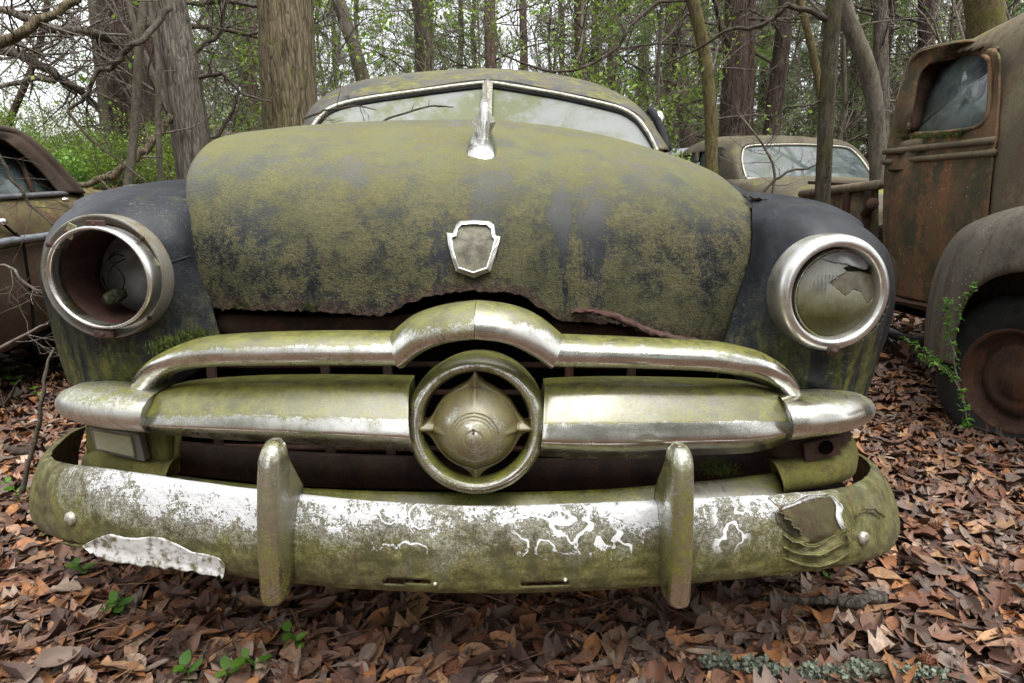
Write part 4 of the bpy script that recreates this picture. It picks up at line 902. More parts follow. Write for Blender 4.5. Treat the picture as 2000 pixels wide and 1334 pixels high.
# body behind ------------------------------------------------------
def sect(Y, zs, w_=1.0, crown=1.10, belt=1.03, sill=.33):
    c = -.085; dz = -.0
    return [(c - .90 * w_, Y, sill), (c - .93 * w_, Y, .62), (c - .92 * w_, Y, .88), (c - .86 * w_, Y, belt), (c - .66 * w_, Y, belt + (crown - belt) * .6), (c - .3 * w_, Y, crown), (c, Y, crown + .01), (c + .3 * w_, Y, crown), (c + .66 * w_, Y, belt + (crown - belt) * .6), (c + .86 * w_, Y, belt - .02), (c + .92 * w_, Y, .87), (c + .93 * w_, Y, .62), (c + .90 * w_, Y, sill)]
S = [sect(1.86, 0, .97, .99, .93), sect(2.2, 0, 1, 1.06, 1.02), sect(2.55, 0, 1, 1.13, 1.06), sect(3.3, 0, 1, 1.12, 1.06), sect(4.2, 0, .99, 1.10, 1.04), sect(4.9, 0, .95, 1.0, .95), sect(5.2, 0, .86, .8, .75), sect(5.28, 0, .8, .6, .58)]
mb = MB(); mb.grid(patch(np.array(S), 70, 60)); body = build(mb, 'body', M['fender'], car, solid=.004)
A = [(598,252,2.45),(612,225,2.48),(640,200,2.52),(690,185,2.56),(800,171,2.62),(953,151,2.67),(1090,173,2.63),(1180,191,2.59),(1240,213,2.55),(1275,245,2.52),(1302,292,2.47)]
A0 = [(606,256,2.43),(620,231,2.455),(645,209,2.49),(692,192,2.53),(800,177,2.59),(953,158,2.635),(1090,180,2.60),(1176,198,2.565),(1233,220,2.525),(1266,250,2.49),(1288,292,2.44)]
Bs = [(592,252,2.62),(606,217,2.66),(640,187,2.72),(700,163,2.8),(800,147,2.9),(950,138,2.95),(1060,146,2.93),(1150,163,2.88),(1215,189,2.8),(1262,226,2.72),(1309,294,2.65)]
Cs = [(596,254,2.9),(610,214,2.95),(648,182,3.0),(705,159,3.1),(800,143,3.2),(945,134,3.3),(1055,142,3.25),(1140,158,3.2),(1207,184,3.1),(1252,217,3.0),(1304,294,2.9)]
Ds = [(640,252,3.9),(650,222,3.9),(682,196,3.9),(730,173,3.9),(810,154,3.9),(945,147,3.9),(1040,152,3.9),(1110,167,3.9),(1172,190,3.9),(1218,222,3.9),(1262,288,3.9)]
Es = [(700,292,4.6),(710,267,4.6),(740,247,4.6),(780,237,4.6),(840,230,4.6),(945,227,4.6),(1020,230,4.6),(1080,240,4.6),(1120,252,4.6),(1160,270,4.6),(1190,302,4.6)]
mb = MB(); mb.grid(patch(np.array([PL(x) for x in (A0, A, Bs, Cs, Ds, Es)]), 90, 70)); roof = build(mb, 'roof', M['roof'], car, solid=.004)
tl = [(606,258,2.415),(614,242,2.425),(624,229,2.44),(640,214,2.465),(670,202,2.495),(720,191.5,2.525),(800,180,2.565),(880,169,2.595),(948,161,2.615)]
tr = [(958,161,2.615),(1020,171,2.595),(1090,183,2.565),(1160,198,2.53),(1213,212,2.505),(1243,230,2.475),(1261,252,2.445),(1272,270,2.43),(1284,296,2.41)]
for pth, bot in ((tl, (612, 950)), (tr, (957, 1276))):
    c3 = curve(PL(pth), 60)
    mb = MB(); mb.tube(c3, .0075, 10); wt = build(mb, 'windscreen_trim', M['trim'], car)
    gk = c3 + [0, .004, -.013]; mb = MB(); mb.tube(gk, .0085, 8); build(mb, 'windscreen_gasket', M['rubber'], wt)
    xs = np.linspace(bot[0], bot[1], 60); low = np.array([P(a, 300 if a > 1000 else 262, 2.40) for a in xs])
    if pth is tl: low = np.array([P(a, 268, 2.395 + .10 * (i / 59)) for i, a in enumerate(xs)])
    else: low = np.array([P(a, 272 + 32 * (i / 59), 2.495 - .10 * (i / 59)) for i, a in enumerate(xs)])
    top = c3 + [0, .014, -.012]
    mb = MB(); mb.grid(np.stack([top + (low - top) * t for t in np.linspace(0, 1, 14)])); build(mb, 'windscreen', M['wind'], car, solid=.005)
mb = MB()
mb.grid(np.array([[P(945, 163, 2.60), P(952, 156, 2.585), P(960, 163, 2.60)], [P(944, 205, 2.545), P(951.5, 203, 2.53), P(959, 205, 2.545)], [P(944, 262, 2.47), P(951, 262, 2.455), P(958, 262, 2.47)]]))
build(mb, 'windscreen_divider', M['trim'], car, solid=.006, smooth=False)
# vent window post and mirror on the far side
mb = MB(); mb.tube(curve(PL([(1268, 216, 2.72), (1276, 222, 2.70), (1292, 255, 2.66), (1304, 294, 2.62)]), 14), .016, 8); build(mb, 'door_frame', M['rubber'], car)
mb = MB(); mb.lathe([(.001, -.02), (.016, -.015), (.021, 0), (.022, .01), (.001, .012)], P(1286, 238, 2.78), (0, -1, 0), 20, sy=1.9); build(mb, 'wing_mirror', M['chrome_clean'], car)
# ------------------------------------------------------------------ pickup truck at the side, facing the same way
def PXL(pts): return [PX(*p) for p in pts]
TO = (2.6, 2.9, 0)
truck = thing('pickup_truck', 'rusty dark green old pickup with rounded cab and bulging front fender', 'truck', TO)
# cab shell: cross sections along the length, near side wall at x = 2
def cabsec(Y, top, zs=1.0, inx=0.0, sill=.44):
    pts = [(2.04 + inx, sill), (2.0 + inx, .62), (1.99 + inx, 1.0), (2.0 + inx, 1.28), (2.03 + inx, 1.45), (2.08 + inx, 1.45 + (top - 1.45) * .55), (2.18 + inx, 1.45 + (top - 1.45) * .83), (2.38 + inx, top - .015), (2.8, top + .02), (3.22 - inx, top - .015), (3.52 - inx, 1.45 + (top - 1.45) * .55), (3.6 - inx, 1.28), (3.6 - inx, .62), (3.56 - inx, sill)]
    return [(x, Y, z) for x, z in pts]
S = [cabsec(3.52, 1.50, inx=.10), cabsec(3.50, 1.60, inx=.05), cabsec(3.44, 1.69, inx=.015), cabsec(3.3, 1.755), cabsec(3.0, 1.80), cabsec(2.75, 1.80), cabsec(2.58, 1.775), cabsec(2.47, 1.70, inx=.03), cabsec(2.40, 1.60, inx=.06)]
G = patch(np.array(S), 120, 90)
WIN = [(1776, 262), (1774, 250), (1782, 205), (1790, 165), (1799, 140), (1815, 124), (1860, 113), (1905, 107), (1926, 112), (1934, 128), (1934, 165), (1932, 205), (1925, 233), (1905, 249), (1850, 258)]
WO = [(1758, 262), (1757, 250), (1766, 200), (1776, 160), (1787, 128), (1806, 105), (1858, 93), (1908, 88), (1934, 93), (1944, 110), (1944, 165), (1944, 210), (1940, 250), (1925, 262), (1850, 268)]
def winfilter(mb, G, front):
    nv, nu = G.shape[:2]; V = G.reshape(-1, 3); Fc = gridfaces(nv, nu); c = V[Fc].mean(1); x, y, _ = proj(c)
    wc_ = np.mean(WIN, 0); m = inpoly(x, y, [tuple(wc_ + (np.array(q_) - wc_) * 1.16) for q_ in WIN]) & (c[:, 0] < 2.4)
    mb.add(V, Fc[~m])
mb = MB(); winfilter(mb, G, True)
cab = build(mb, 'cab', M['truck_roof'], truck, solid=.004)
CGV = G.reshape(-1, 3); CGV = CGV[CGV[:, 0] < 2.35]; CPX = np.stack(proj(CGV)[:2], 1)
def oncab(px, py, lift=0.0):
    k = np.argsort(((CPX - (px, py)) ** 2).sum(1))[:3]; return PX(px, py, CGV[k, 0].mean() - lift)
# door skin, standing a little proud, with the window cut out
dg = [[(1730, 574), (1770, 582), (1815, 592), (1870, 604), (1925, 620)], [(1724, 450), (1765, 448), (1812, 445), (1868, 442), (1926, 440)], [(1727, 335), (1768, 330), (1815, 325), (1872, 318), (1938, 310)], [(1733, 285), (1772, 282), (1818, 279), (1875, 275), (1945, 270)], [(1744, 230), (1780, 226), (1824, 222), (1880, 218), (1949, 210)], [(1758, 175), (1792, 170), (1832, 162), (1885, 155), (1950, 150)], [(1775, 128), (1802, 118), (1840, 108), (1892, 100), (1949, 104)], [(1792, 104), (1812, 96), (1850, 87), (1898, 82), (1940, 86)]]
D = np.array([[oncab(x, y, .022 + .040 * (j_ >= 6) + .022 * (j_ == 5) + .03 * (j_ == 7)) for x, y in r] for j_, r in enumerate(dg)]); D = patch(D, 170, 240)
nv, nu = D.shape[:2]; V = D.reshape(-1, 3); Fc = gridfaces(nv, nu); x, y, _ = proj(V[Fc].mean(1))
up_ = (y < 290)
mb = MB(); mb.add(V, Fc[~inpoly(x, y, WIN)])
door = build(mb, 'door', M['truck_door'], truck, solid=.008)
w3 = np.array([oncab(a, b, .024) for a, b in WIN]); w3c = curve(np.concatenate([w3, w3[:1]]), 80)
w3m = w3c.mean(0); w3n = np.linalg.svd(w3c - w3m)[2][2]; w3f = w3c - np.outer((w3c - w3m) @ w3n, w3n)
mb = MB(); mb.tube(w3c, .010, 8); build(mb, 'window_surround', M['truck_door'], door)
mb = MB(); ins = (w3f - w3m) * 1.0 + w3m + [.055, 0, 0]; mb.grid(np.stack([w3c, ins])); build(mb, 'window_reveal', M['rust_dark'], door, solid=.003)
mb = MB(); ins = (w3f[:-1] - w3m) * 1.03 + w3m + [.050, 0, 0]
mb.add(np.concatenate([ins, [ins.mean(0)]]), [[i, (i + 1) % 79, 79, 79] for i in range(79)]); build(mb, 'side_window', M['truck_glass'], door, solid=.003)
dr = [(1752, 200), (1762, 160), (1775, 125), (1793, 102), (1815, 93), (1860, 84), (1905, 79), (1938, 82), (1950, 96)]
mb = MB(); mb.tube(curve([oncab(a, b, .012) for a, b in dr], 50), .0085, 8); build(mb, 'drip_rail', M['truck_roof'], cab)
for a0, b0, a1, b1, rr2 in ((1728, 297, 1943, 274, .016), (1727, 317, 1942, 298, .015)):
    xs = np.linspace(a0, a1, 14); pts = [oncab(a, np.interp(a, [a0, a1], [b0, b1]), .022) for a in xs]
    mb = MB(); mb.tube(pts, rr2, 10); build(mb, 'belt_moulding', M['truck_roof'], door)
mb = MB(); q = oncab(1738, 331, .045); mb.tube([q + [.03, 0, 0], q, q + [-.005, -.06, -.004], q + [-.004, -.12, -.006]], [.008, .011, .009, .003], 8); build(mb, 'door_handle', M['rust_dark'], door)
for pts in ([(1946, 268), (1942, 300), (1937, 360), (1930, 440), (1926, 520)],):
    mb = MB(); mb.tube(curve([oncab(a, b, .004) for a, b in pts], 20), .004, 6); build(mb, 'door_gap', M['black'], cab)
def moss_on(pts, n, parent, rad=.010, f=oncab, lift=.032):
    return tuft([f(a, b, lift) for a, b in pts], rad, n, M['moss'], parent)
moss_on([(x, 268 - (x - 1760) * .06 + (i % 3) * 2) for i, x in enumerate(range(1758, 1880, 5))] + [(1752, 252), (1756, 258)], 90, door)
# windscreen seen edge on, cowl and bonnet
mb = MB(); st = np.array([[PX(1990, 112, 2.12), PX(1984, 160, 2.09), PX(1990, 205, 2.09)], [PX(2040, 95, 2.3), PX(2040, 150, 2.3), PX(2040, 225, 2.3)], [PX(2200, 90, 2.8), PX(2200, 160, 2.8), PX(2200, 240, 2.8)]])
mb.grid(patch(st, 20, 20)); build(mb, 'windscreen', M['truck_glass'], truck, solid=.004)
mb = MB(); mb.tube(curve(PXL([(2035, 80, 2.22), (1998, 98, 2.12), (1985, 130, 2.085), (1984, 170, 2.075), (1992, 208, 2.08), (2040, 236, 2.25)]), 30), .012, 8); build(mb, 'windscreen_surround', M['truck_roof'], truck)
S = []
for Yq, hw, ztop in ((2.46, .78, 1.30), (2.36, .42, 1.285), (1.9, .42, 1.24), (1.5, .45, 1.2), (1.25, .36, 1.12), (1.2, .3, .98)):
    c = 2.8; S.append([(c - hw, Yq, .82), (c - hw, Yq, .95), (c - hw * .93, Yq, ztop - .10), (c - hw * .6, Yq, ztop), (c, Yq, ztop + .02), (c + hw * .6, Yq, ztop), (c + hw * .93, Yq, ztop - .10), (c + hw, Yq, .95), (c + hw, Yq, .82)])
mb = MB(); mb.grid(patch(np.array(S), 50, 50)); build(mb, 'bonnet', M['truck_door'], truck, solid=.004)
# fender and wheel
c1 = [(1812, 694, 2.0), (1818, 610, 2.0), (1838, 530, 2.0), (1872, 468, 2.0), (1925, 436, 2.0), (2010, 410, 2.0), (2120, 400, 2.0), (2260, 440, 2.0), (2380, 560, 2.0)]
c2 = [(1806, 692, 1.9), (1812, 605, 1.9), (1832, 522, 1.9), (1868, 460, 1.9), (1920, 428, 1.9), (2005, 404, 1.9), (2130, 395, 1.9), (2280, 440, 1.9), (2400, 570, 1.9)]
c3_ = [(1822, 700, 1.82), (1830, 612, 1.82), (1852, 540, 1.82), (1888, 484, 1.82), (1940, 455, 1.82), (2025, 436, 1.82), (2140, 435, 1.82), (2290, 490, 1.82), (2400, 620, 1.82)]
c4 = [(1846, 708, 1.795), (1852, 640, 1.795), (1872, 580, 1.795), (1905, 540, 1.795), (1950, 515, 1.795), (2020, 505, 1.795), (2095, 530, 1.795), (2170, 600, 1.795), (2200, 700, 1.795)]
c5 = [(1860, 712, 1.80), (1866, 648, 1.80), (1885, 590, 1.80), (1915, 555, 1.80), (1955, 535, 1.80), (2015, 528, 1.80), (2080, 552, 1.80), (2145, 610, 1.80), (2170, 700, 1.80)]
c6 = [(a, b, x + .02) for a, b, x in c5]
mb = MB(); mb.grid(patch(np.array([PXL(c) for c in (c1, c2, c3_, c4, c5, c6)]), 90, 50)); tf = build(mb, 'fender', M['truck_fender'], truck, solid=.004)
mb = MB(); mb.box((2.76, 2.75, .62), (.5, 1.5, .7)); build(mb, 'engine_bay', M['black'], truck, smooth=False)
wheel(truck, P(2003, 742, 2.40), .335, .17, (-.955, -.29, 0), M['wheel_rust'])
mb = MB(); mb.box((2.85, 3.3, .40), (1.4, .6, .06)); build(mb, 'floor_pan', M['black'], truck, smooth=False)
mb = MB(); mb.grid(np.array([[(2.372, 1.9, .15), (2.372, 3.2, .15)], [(2.372, 1.9, .92), (2.372, 3.2, .92)]])); mb.grid(np.array([[(1.97, 1.9, .90), (1.97, 2.75, .90)], [(2.37, 1.9, .90), (2.37, 2.75, .90)]])); build(mb, 'wheel_well_shade', M['black'], truck, smooth=False)  # black liner and cover added to keep the arch dark
# bed
b0 = [(1570, 380, 2.04), (1640, 371, 2.04), (1716, 363, 2.04)]; b1 = [(1570, 440, 2.04), (1640, 455, 2.04), (1716, 470, 2.04)]; b2 = [(1570, 500, 2.04), (1640, 530, 2.04), (1716, 560, 2.04)]
mb = MB(); mb.grid(np.array([PXL(b0), PXL(b1), PXL(b2)])); bed = build(mb, 'bed_side', mat_rust('bed_rust', (.035, .026, .015), (.06, .045, .022), (.17, .09, .035), .2, 6), truck, solid=.01)
mb = MB(); mb.tube([PX(1566, 379, 2.03), PX(1640, 370, 2.03), PX(1718, 361, 2.03)], .028, 8); build(mb, 'bed_rail', M['truck_roof'], bed)
for px in (1650, 1692):
    mb = MB(); q = PX(px, 372, 2.03); e = PX(px, 530, 2.03); mb.box((q + e) / 2, (.04, .07, abs(q[2] - e[2]))); build(mb, 'stake_pocket', M['rust_dark'], bed, smooth=False, bevel=.008)
mb = MB(); q = PX(1690, 418, 2.02); e = PX(1704, 398, 1.95); mb.tube([q, (q + e) / 2, e, e + (e - q) * .05], [.026, .026, .032, .030], 14); build(mb, 'filler_neck', M['rust_dark'], bed)
mb = MB(); fl = np.array([[PX(1570, 440, 2.04), PX(1716, 470, 2.04)], [PX(1570, 440, 2.04) + [1.5, 0, 0], PX(1716, 470, 2.04) + [1.5, 0, 0]]]); mb.grid(fl); mb.grid(fl + [0, 0, .3]); build(mb, 'bed_floor', M['rust_dark'], truck, smooth=False, solid=.02)
hose = tag(build(MB().tube(curve([PZ(1700, 640, .22), PZ(1735, 648, .17), PZ(1770, 664, .12), PZ(1805, 668, .12), PZ(1850, 665, .14)], 24), .030, 12), 'old_pipe', mat_simple('grey_pipe', (.085, .08, .082), .6)), 'dull grey bent pipe lying beneath the pickup running board', 'pipe')
mb = MB(); mb.grid(np.array([[PX(1732, 575, 2.05), PX(1815, 590, 2.05)], [PX(1732, 590, 2.0), PX(1815, 606, 2.0)]])); build(mb, 'sill', M['rust_dark'], truck, solid=.02, smooth=False)

# ------------------------------------------------------------------ brown wreck on the other side
LO = (-2.6, 3.2, 0)
wreck = thing('wrecked_sedan', 'brown and olive wrecked sedan with dusty side windows beside the grey tree', 'car', LO)
def row(pts, X): return [PX(a, b, X) for a, b in pts]
low = np.array([row([(-420, 760), (-160, 730), (0, 690), (75, 650), (135, 620), (190, 590)], -2.22), row([(-420, 690), (-160, 640), (0, 600), (75, 575), (140, 560), (195, 540)], -2.13), row([(-420, 560), (-160, 515), (0, 488), (75, 473), (145, 462), (200, 452)], -2.12)])
mb = MB(); mb.grid(patch(low, 50, 30)); build(mb, 'lower_body', M['left_low'], wreck, solid=.006)
upr = np.array([row([(-420, 560), (-160, 515), (0, 488), (75, 473), (145, 462), (200, 452)], -2.12), row([(-420, 480), (-160, 450), (0, 430), (75, 423), (150, 415), (205, 408)], -2.15), row([(-420, 400), (-160, 392), (0, 385), (70, 382), (140, 378), (190, 375)], -2.24)])
mb = MB(); mb.grid(patch(upr, 50, 30)); ud = build(mb, 'door', M['left_body'], wreck, solid=.006)
mb = MB(); mb.tube(curve(row([(-300, 545), (-120, 502), (0, 474), (75, 463), (150, 452)], -2.10), 20), .016, 8); build(mb, 'side_trim', M['trim'] if False else mat_simple('dull_trim', (.20, .21, .23), .45, .5, .3, 30), wreck)
mb = MB(); mb.tube(curve(row([(-300, 397), (-100, 391), (0, 385), (70, 381), (130, 377)], -2.22), 20), .012, 8); build(mb, 'belt_trim', mat_simple('grey_belt', (.13, .13, .14), .5, .3, .3, 30), wreck)
for pts, X in (([(30, 455), (45, 475), (52, 520), (62, 590), (68, 690)], -2.095), ([(-10, 425), (15, 445), (38, 466)], -2.12)):
    mb = MB(); mb.tube(curve(row(pts, X), 20), .006, 6); build(mb, 'door_gap', M['black'], wreck)
mb = MB(); q = PX(127, 390, -2.17); mb.lathe([(.0005, .016), (.012, .014), (.02, .008), (.022, 0), (.018, -.004)], q, (1, -.2, 0), 18, sy=.55); build(mb, 'door_handle', M['chrome_clean'], ud)
mb = MB(); q = PX(3, 433, -2.11); mb.lathe([(.0005, .02), (.012, .018), (.014, 0)], q, (1, -.1, 0), 14); build(mb, 'door_handle', M['chrome_clean'], ud)
# glass
g1 = [(-200, 386), (-200, 262), (-100, 262), (-20, 272), (20, 286), (42, 325), (62, 378), (0, 384)]
g2 = [(68, 378), (45, 322), (24, 288), (55, 312), (85, 345), (106, 374)]
for gp, nm in ((g1, 'side_window'), (g2, 'vent_window')):
    v = np.array([PX(a, b, -2.27 - max(0, (380 - b)) * .0012) for a, b in gp]); mb = MB(); mb.prism(v, v - [.006, 0, 0]); build(mb, nm, M['left_glass'], wreck, smooth=False)
mb = MB(); mb.tube([PX(66, 378, -2.25), PX(43, 322, -2.32), PX(22, 287, -2.37)], .011, 8); build(mb, 'window_bar', M['rust_dark'], wreck)
mb = MB(); mb.tube(row([(66, 377), (90, 376.5), (110, 375)], -2.245), .007, 8); build(mb, 'vent_frame', M['rubber'], wreck)
# roof rail and pillar
ro = [(-260, 236), (-120, 236), (0, 247), (50, 273), (100, 322), (150, 378)]; ri = [(-260, 262), (-120, 260), (-10, 270), (24, 287), (75, 332), (112, 375)]
a = np.array([PX(p[0], p[1], -2.40 + .15 * i / 5) for i, p in enumerate(ro)]); b = np.array([PX(p[0], p[1], -2.36 + .13 * i / 5) for i, p in enumerate(ri)])
m_ = (a + b) / 2 + [.03, 0, .0]
far = a + [-.5, .05, .04]; far[-2:] += [-.1, 0, -.03]; far2 = a + [-1.1, .1, .03]
mb = MB(); mb.grid(patch(np.array([far2, far, a, m_, b]), 50, 30)); rf = build(mb, 'roof', M['left_roof'], wreck, solid=.008)
mb = MB(); mb.tube(curve([PX(p[0] - 4, p[1] + 10, -2.36 + .12 * i / 5) for i, p in enumerate(ro)], 40), .009, 8); build(mb, 'drip_rail', M['rust_dark'], rf)
mb = MB(); mb.tube(curve([PX(80, 303, -2.32), PX(110, 335, -2.28), PX(150, 374, -2.24), PX(158, 386, -2.24)], 20), .02, 6); build(mb, 'windscreen_rubber', M['rubber'], wreck)
# far windscreen, cowl and bonnet running away from us
mb = MB(); mb.grid(patch(np.array([[PX(95, 296, -2.42), PX(125, 335, -2.36), PX(160, 377, -2.30)], [PX(95, 292, -2.42) + [-.5, .15, .02], PX(125, 330, -2.36) + [-.5, .2, .02], PX(160, 374, -2.3) + [-.5, .3, .03]], [PX(95, 292, -2.42) + [-1.1, .15, .0], PX(125, 330, -2.36) + [-1.2, .2, .0], PX(160, 374, -2.3) + [-1.25, .3, .0]]]), 20, 20)); build(mb, 'windscreen', M['left_glass'], wreck, solid=.005)
S = []
for Yq, ht in ((3.0, 1.0), (3.35, 1.02), (3.9, 1.0), (4.6, .96), (5.0, .86), (5.1, .6)):
    S.append([(-2.2, Yq, .35), (-2.14, Yq, .6), (-2.16, Yq, .85), (-2.3, Yq, ht), (-2.7, Yq, ht + .05), (-3.1, Yq, ht + .06), (-3.6, Yq, ht), (-3.9, Yq, .8), (-3.9, Yq, .35)])
mb = MB(); mb.grid(patch(np.array(S), 50, 40)); build(mb, 'bonnet', M['left_body'], wreck, solid=.005)
mb = MB(); mb.tube(curve([PX(158, 372, -2.3) + [0, .25, 0], PX(172, 366, -2.35) + [0, .5, .02], PX(195, 372, -2.3) + [0, .8, .0]], 12), .012, 8); build(mb, 'bonnet_trim', M['chrome_clean'], wreck)
mb = MB(); mb.box((-3.0, 2.9, .42), (1.55, 3.2, .2)); build(mb, 'floor_pan', M['black'], wreck, smooth=False)
wheel(wreck, (-2.35, 4.3, .32), .33, .16, (1, 0, 0)); wheel(wreck, (-2.35, 1.7, .32), .33, .16, (1, 0, 0))
for h_ in (-3.75,):
    mb = MB(); mb.grid(np.array([[(h_, .6, .35), (h_, 3.6, .35)], [(h_, .6, 1.0), (h_, 3.6, 1.0)]])); build(mb, 'far_side', M['left_low'], wreck, solid=.01, smooth=False)

# ------------------------------------------------------------------ sedans further back
def old_sedan(name, label, loc, scale, rot, mats, glass, detail=True):
    """car facing -Y with its front windscreen base at local y=0"""
    t = thing(name, label, 'car', loc)
    def W(p): 
        p = np.asarray(p, float) * scale; c, s_ = math.cos(rot), math.sin(rot)
        return np.stack([p[..., 0] * c - p[..., 1] * s_, p[..., 0] * s_ + p[..., 1] * c, p[..., 2]], -1) + np.array(loc)
    S = []
    for Y, hw, top, belt in ((-1.55, .62, .66, .6), (-1.5, .78, .82, .72), (-1.1, .88, 1.0, .82), (-.5, .91, 1.06, .93), (0, .92, 1.10, 1.0), (.9, .93, 1.1, 1.02), (2.0, .92, 1.06, .98), (2.9, .86, .95, .85), (3.2, .74, .7, .62)):
        S.append([(-hw * .95, Y, .32), (-hw, Y, .6), (-hw * .97, Y, belt), (-hw * .72, Y, belt + (top - belt) * .75), (0, Y, top), (hw * .72, Y, belt + (top - belt) * .75), (hw * .97, Y, belt), (hw, Y, .6), (hw * .95, Y, .32)])
    mb = MB(); mb.grid(W(patch(np.array(S), 50, 60))); build(mb, 'body', mats[0], t)
    def ring(Y0, Y1, hb, ht, zb, zt):  # arch from base to top at leaning plane
        a = [(-hb, 0), (-hb * .985, .35), (-hb * .93, .7), (-ht * .8, .95), (-ht * .4, 1.0), (0, 1.02), (ht * .4, 1.0), (ht * .8, .95), (hb * .93, .7), (hb * .985, .35), (hb, 0)]
        return [(x, Y0 + (Y1 - Y0) * v, zb + (zt - zb) * v) for x, v in a]
    ws = ring(0, .32, .72, .72, 1.07, 1.43)
    A_ = [ring(-.02, .30, .74, .74, 1.05, 1.45), ring(.05, .42, .80, .76, 1.04, 1.52), ring(.45, .8, .83, .78, 1.04, 1.575), ring(1.1, 1.2, .84, .78, 1.03, 1.59), ring(1.8, 1.7, .80, .74, 1.02, 1.53), ring(2.35, 2.0, .72, .66, 1.0, 1.38)]
    G = W(patch(np.array(A_), 70, 50)); mb = MB()
    nv, nu = G.shape[:2]; Fc = gridfaces(nv, nu); c = (G.reshape(-1, 3)[Fc].mean(1) - np.array(loc)) / scale
    cl, sl = math.cos(-rot), math.sin(-rot); lx = c[:, 0] * cl - c[:, 1] * sl; ly = c[:, 0] * sl + c[:, 1] * cl
    sidew = (np.abs(lx) > .70) & (c[:, 2] > 1.10) & (c[:, 2] < 1.40) & (((ly > .45) & (ly < .98)) | ((ly > 1.08) & (ly < 1.62)))
    mb.add(G.reshape(-1, 3), Fc[~sidew]); rf = build(mb, 'roof', mats[1], t, solid=.02 * scale)
    mb = MB(); Gi = G - np.array([0, 0, .01]); 
    for sx in (-1, 1):
        for y0, y1 in ((.42, .99), (1.06, 1.64)):
            q = W(np.array([[(sx * .80, y0, 1.08), (sx * .80, y1, 1.08)], [(sx * .755, y0 + .05, 1.42), (sx * .755, y1 - .03, 1.42)]])); m2 = MB(); m2.grid(q); build(m2, 'side_window', glass, t, solid=.006, smooth=False)
    wsn = np.array(curve(np.array(ws), 40)); base = np.array([(x, .0 - .06 * (1 - (x / .72) ** 2), 1.07) for x in wsn[:, 0]])
    wsn2 = wsn.copy(); wsn2[:, 1] -= .06 * (1 - (wsn[:, 0] / .72) ** 2)
    mb = MB(); mb.grid(W(np.stack([wsn2 + (base - wsn2) * k_ for k_ in np.linspace(0, 1, 12)]))); build(mb, 'windscreen', glass, t)
    mb = MB(); loop = np.concatenate([wsn2, base[::-1]]); mb.tube(W(loop + [0, -.012, 0]), .012 * scale, 6); build(mb, 'windscreen_trim', mats[2], t)
    if detail:
        for sx in (-1, 1):
            mb = MB(); mb.lathe([(.12 * scale, -.02), (.13 * scale, .0), (.11 * scale, .02), (.0005, .04)], W(np.array((sx * .68, -1.50, .72))), (0, -1, 0), 20); build(mb, 'headlamp', mats[2], t)
        mb = MB(); mb.tube(W(np.array([(-.9, -1.3, .45), (-.8, -1.58, .45), (0, -1.66, .45), (.8, -1.58, .45), (.9, -1.3, .45)])), .07 * scale, 8); build(mb, 'bumper', mats[2], t)
        for sx in (-1, 1):
            for yy in (-.95, 2.3): wheel(t, W(np.array((sx * .76, yy, .32))), .33 * scale, .16, (sx, 0, 0))
    return t
q = P(1578, 346, 6.7)
far_sedan = old_sedan('abandoned_sedan', 'mossy tan sedan with pale wraparound windscreen behind the thin dark sapling', (q[0] + .03, 6.7, q[2] - 1.09 * .98), .98, math.radians(9), (M['sedan'], M['sedan'], M['trim']), M['sedan_glass'])
q = P(1388, 322, 10.5)
old_sedan('abandoned_sedan', 'small pale blue grey car glimpsed behind yellow mossy trunk', (q[0], 10.5, q[2] - 1.1), .9, math.radians(-6), (mat_simple('pale_blue_car', (.20, .23, .24), .6), mat_simple('pale_blue_roof', (.22, .24, .25), .6), M['trim']), M['sedan_glass'], True)
# ------------------------------------------------------------------ dead leaves
def leaf_geo(kind, nl=5, r=None, nw=3):
    """flat leaf of unit length along +y, curled"""
    r = r or np.random.default_rng(0)
    t = np.linspace(0, 1, nl + 1)
    if kind == 'ell': w_ = .22 * np.sin(PI * np.clip(t * .97 + .02, 0, 1)) ** .8
    elif kind == 'nar': w_ = .11 * np.sin(PI * np.clip(t * .97 + .02, 0, 1)) ** .7
    elif kind == 'ovate': w_ = .27 * np.sin(PI * t ** .75) ** .9 + .004
    else:
        w_ = (.13 + .16 * np.sin(PI * t)) * (1 + .55 * np.sin(t * 2 * PI * 3.2 + .5)) * np.sin(PI * np.clip(t, .02, .98)) ** .35
    w_ = np.maximum(w_, .004)
    u = np.linspace(-1, 1, nw)
    cu, cl, tw = r.normal(0, .5), r.normal(.5, .6), r.normal(0, .6)
    V = np.zeros((nl + 1, nw, 3))
    V[..., 0] = u[None] * w_[:, None]; V[..., 1] = t[:, None] - .5
    V[..., 2] = cl * (V[..., 0] ** 2) * 2.2 + cu * ((t[:, None] - .5) ** 2) + tw * V[..., 0] * (t[:, None] - .5) + np.abs(u[None]) * w_[:, None] * .30
    V[..., 2] += r.normal(0, .012, V.shape[:2])
    return V.reshape(-1, 3), gridfaces(nl + 1, nw)
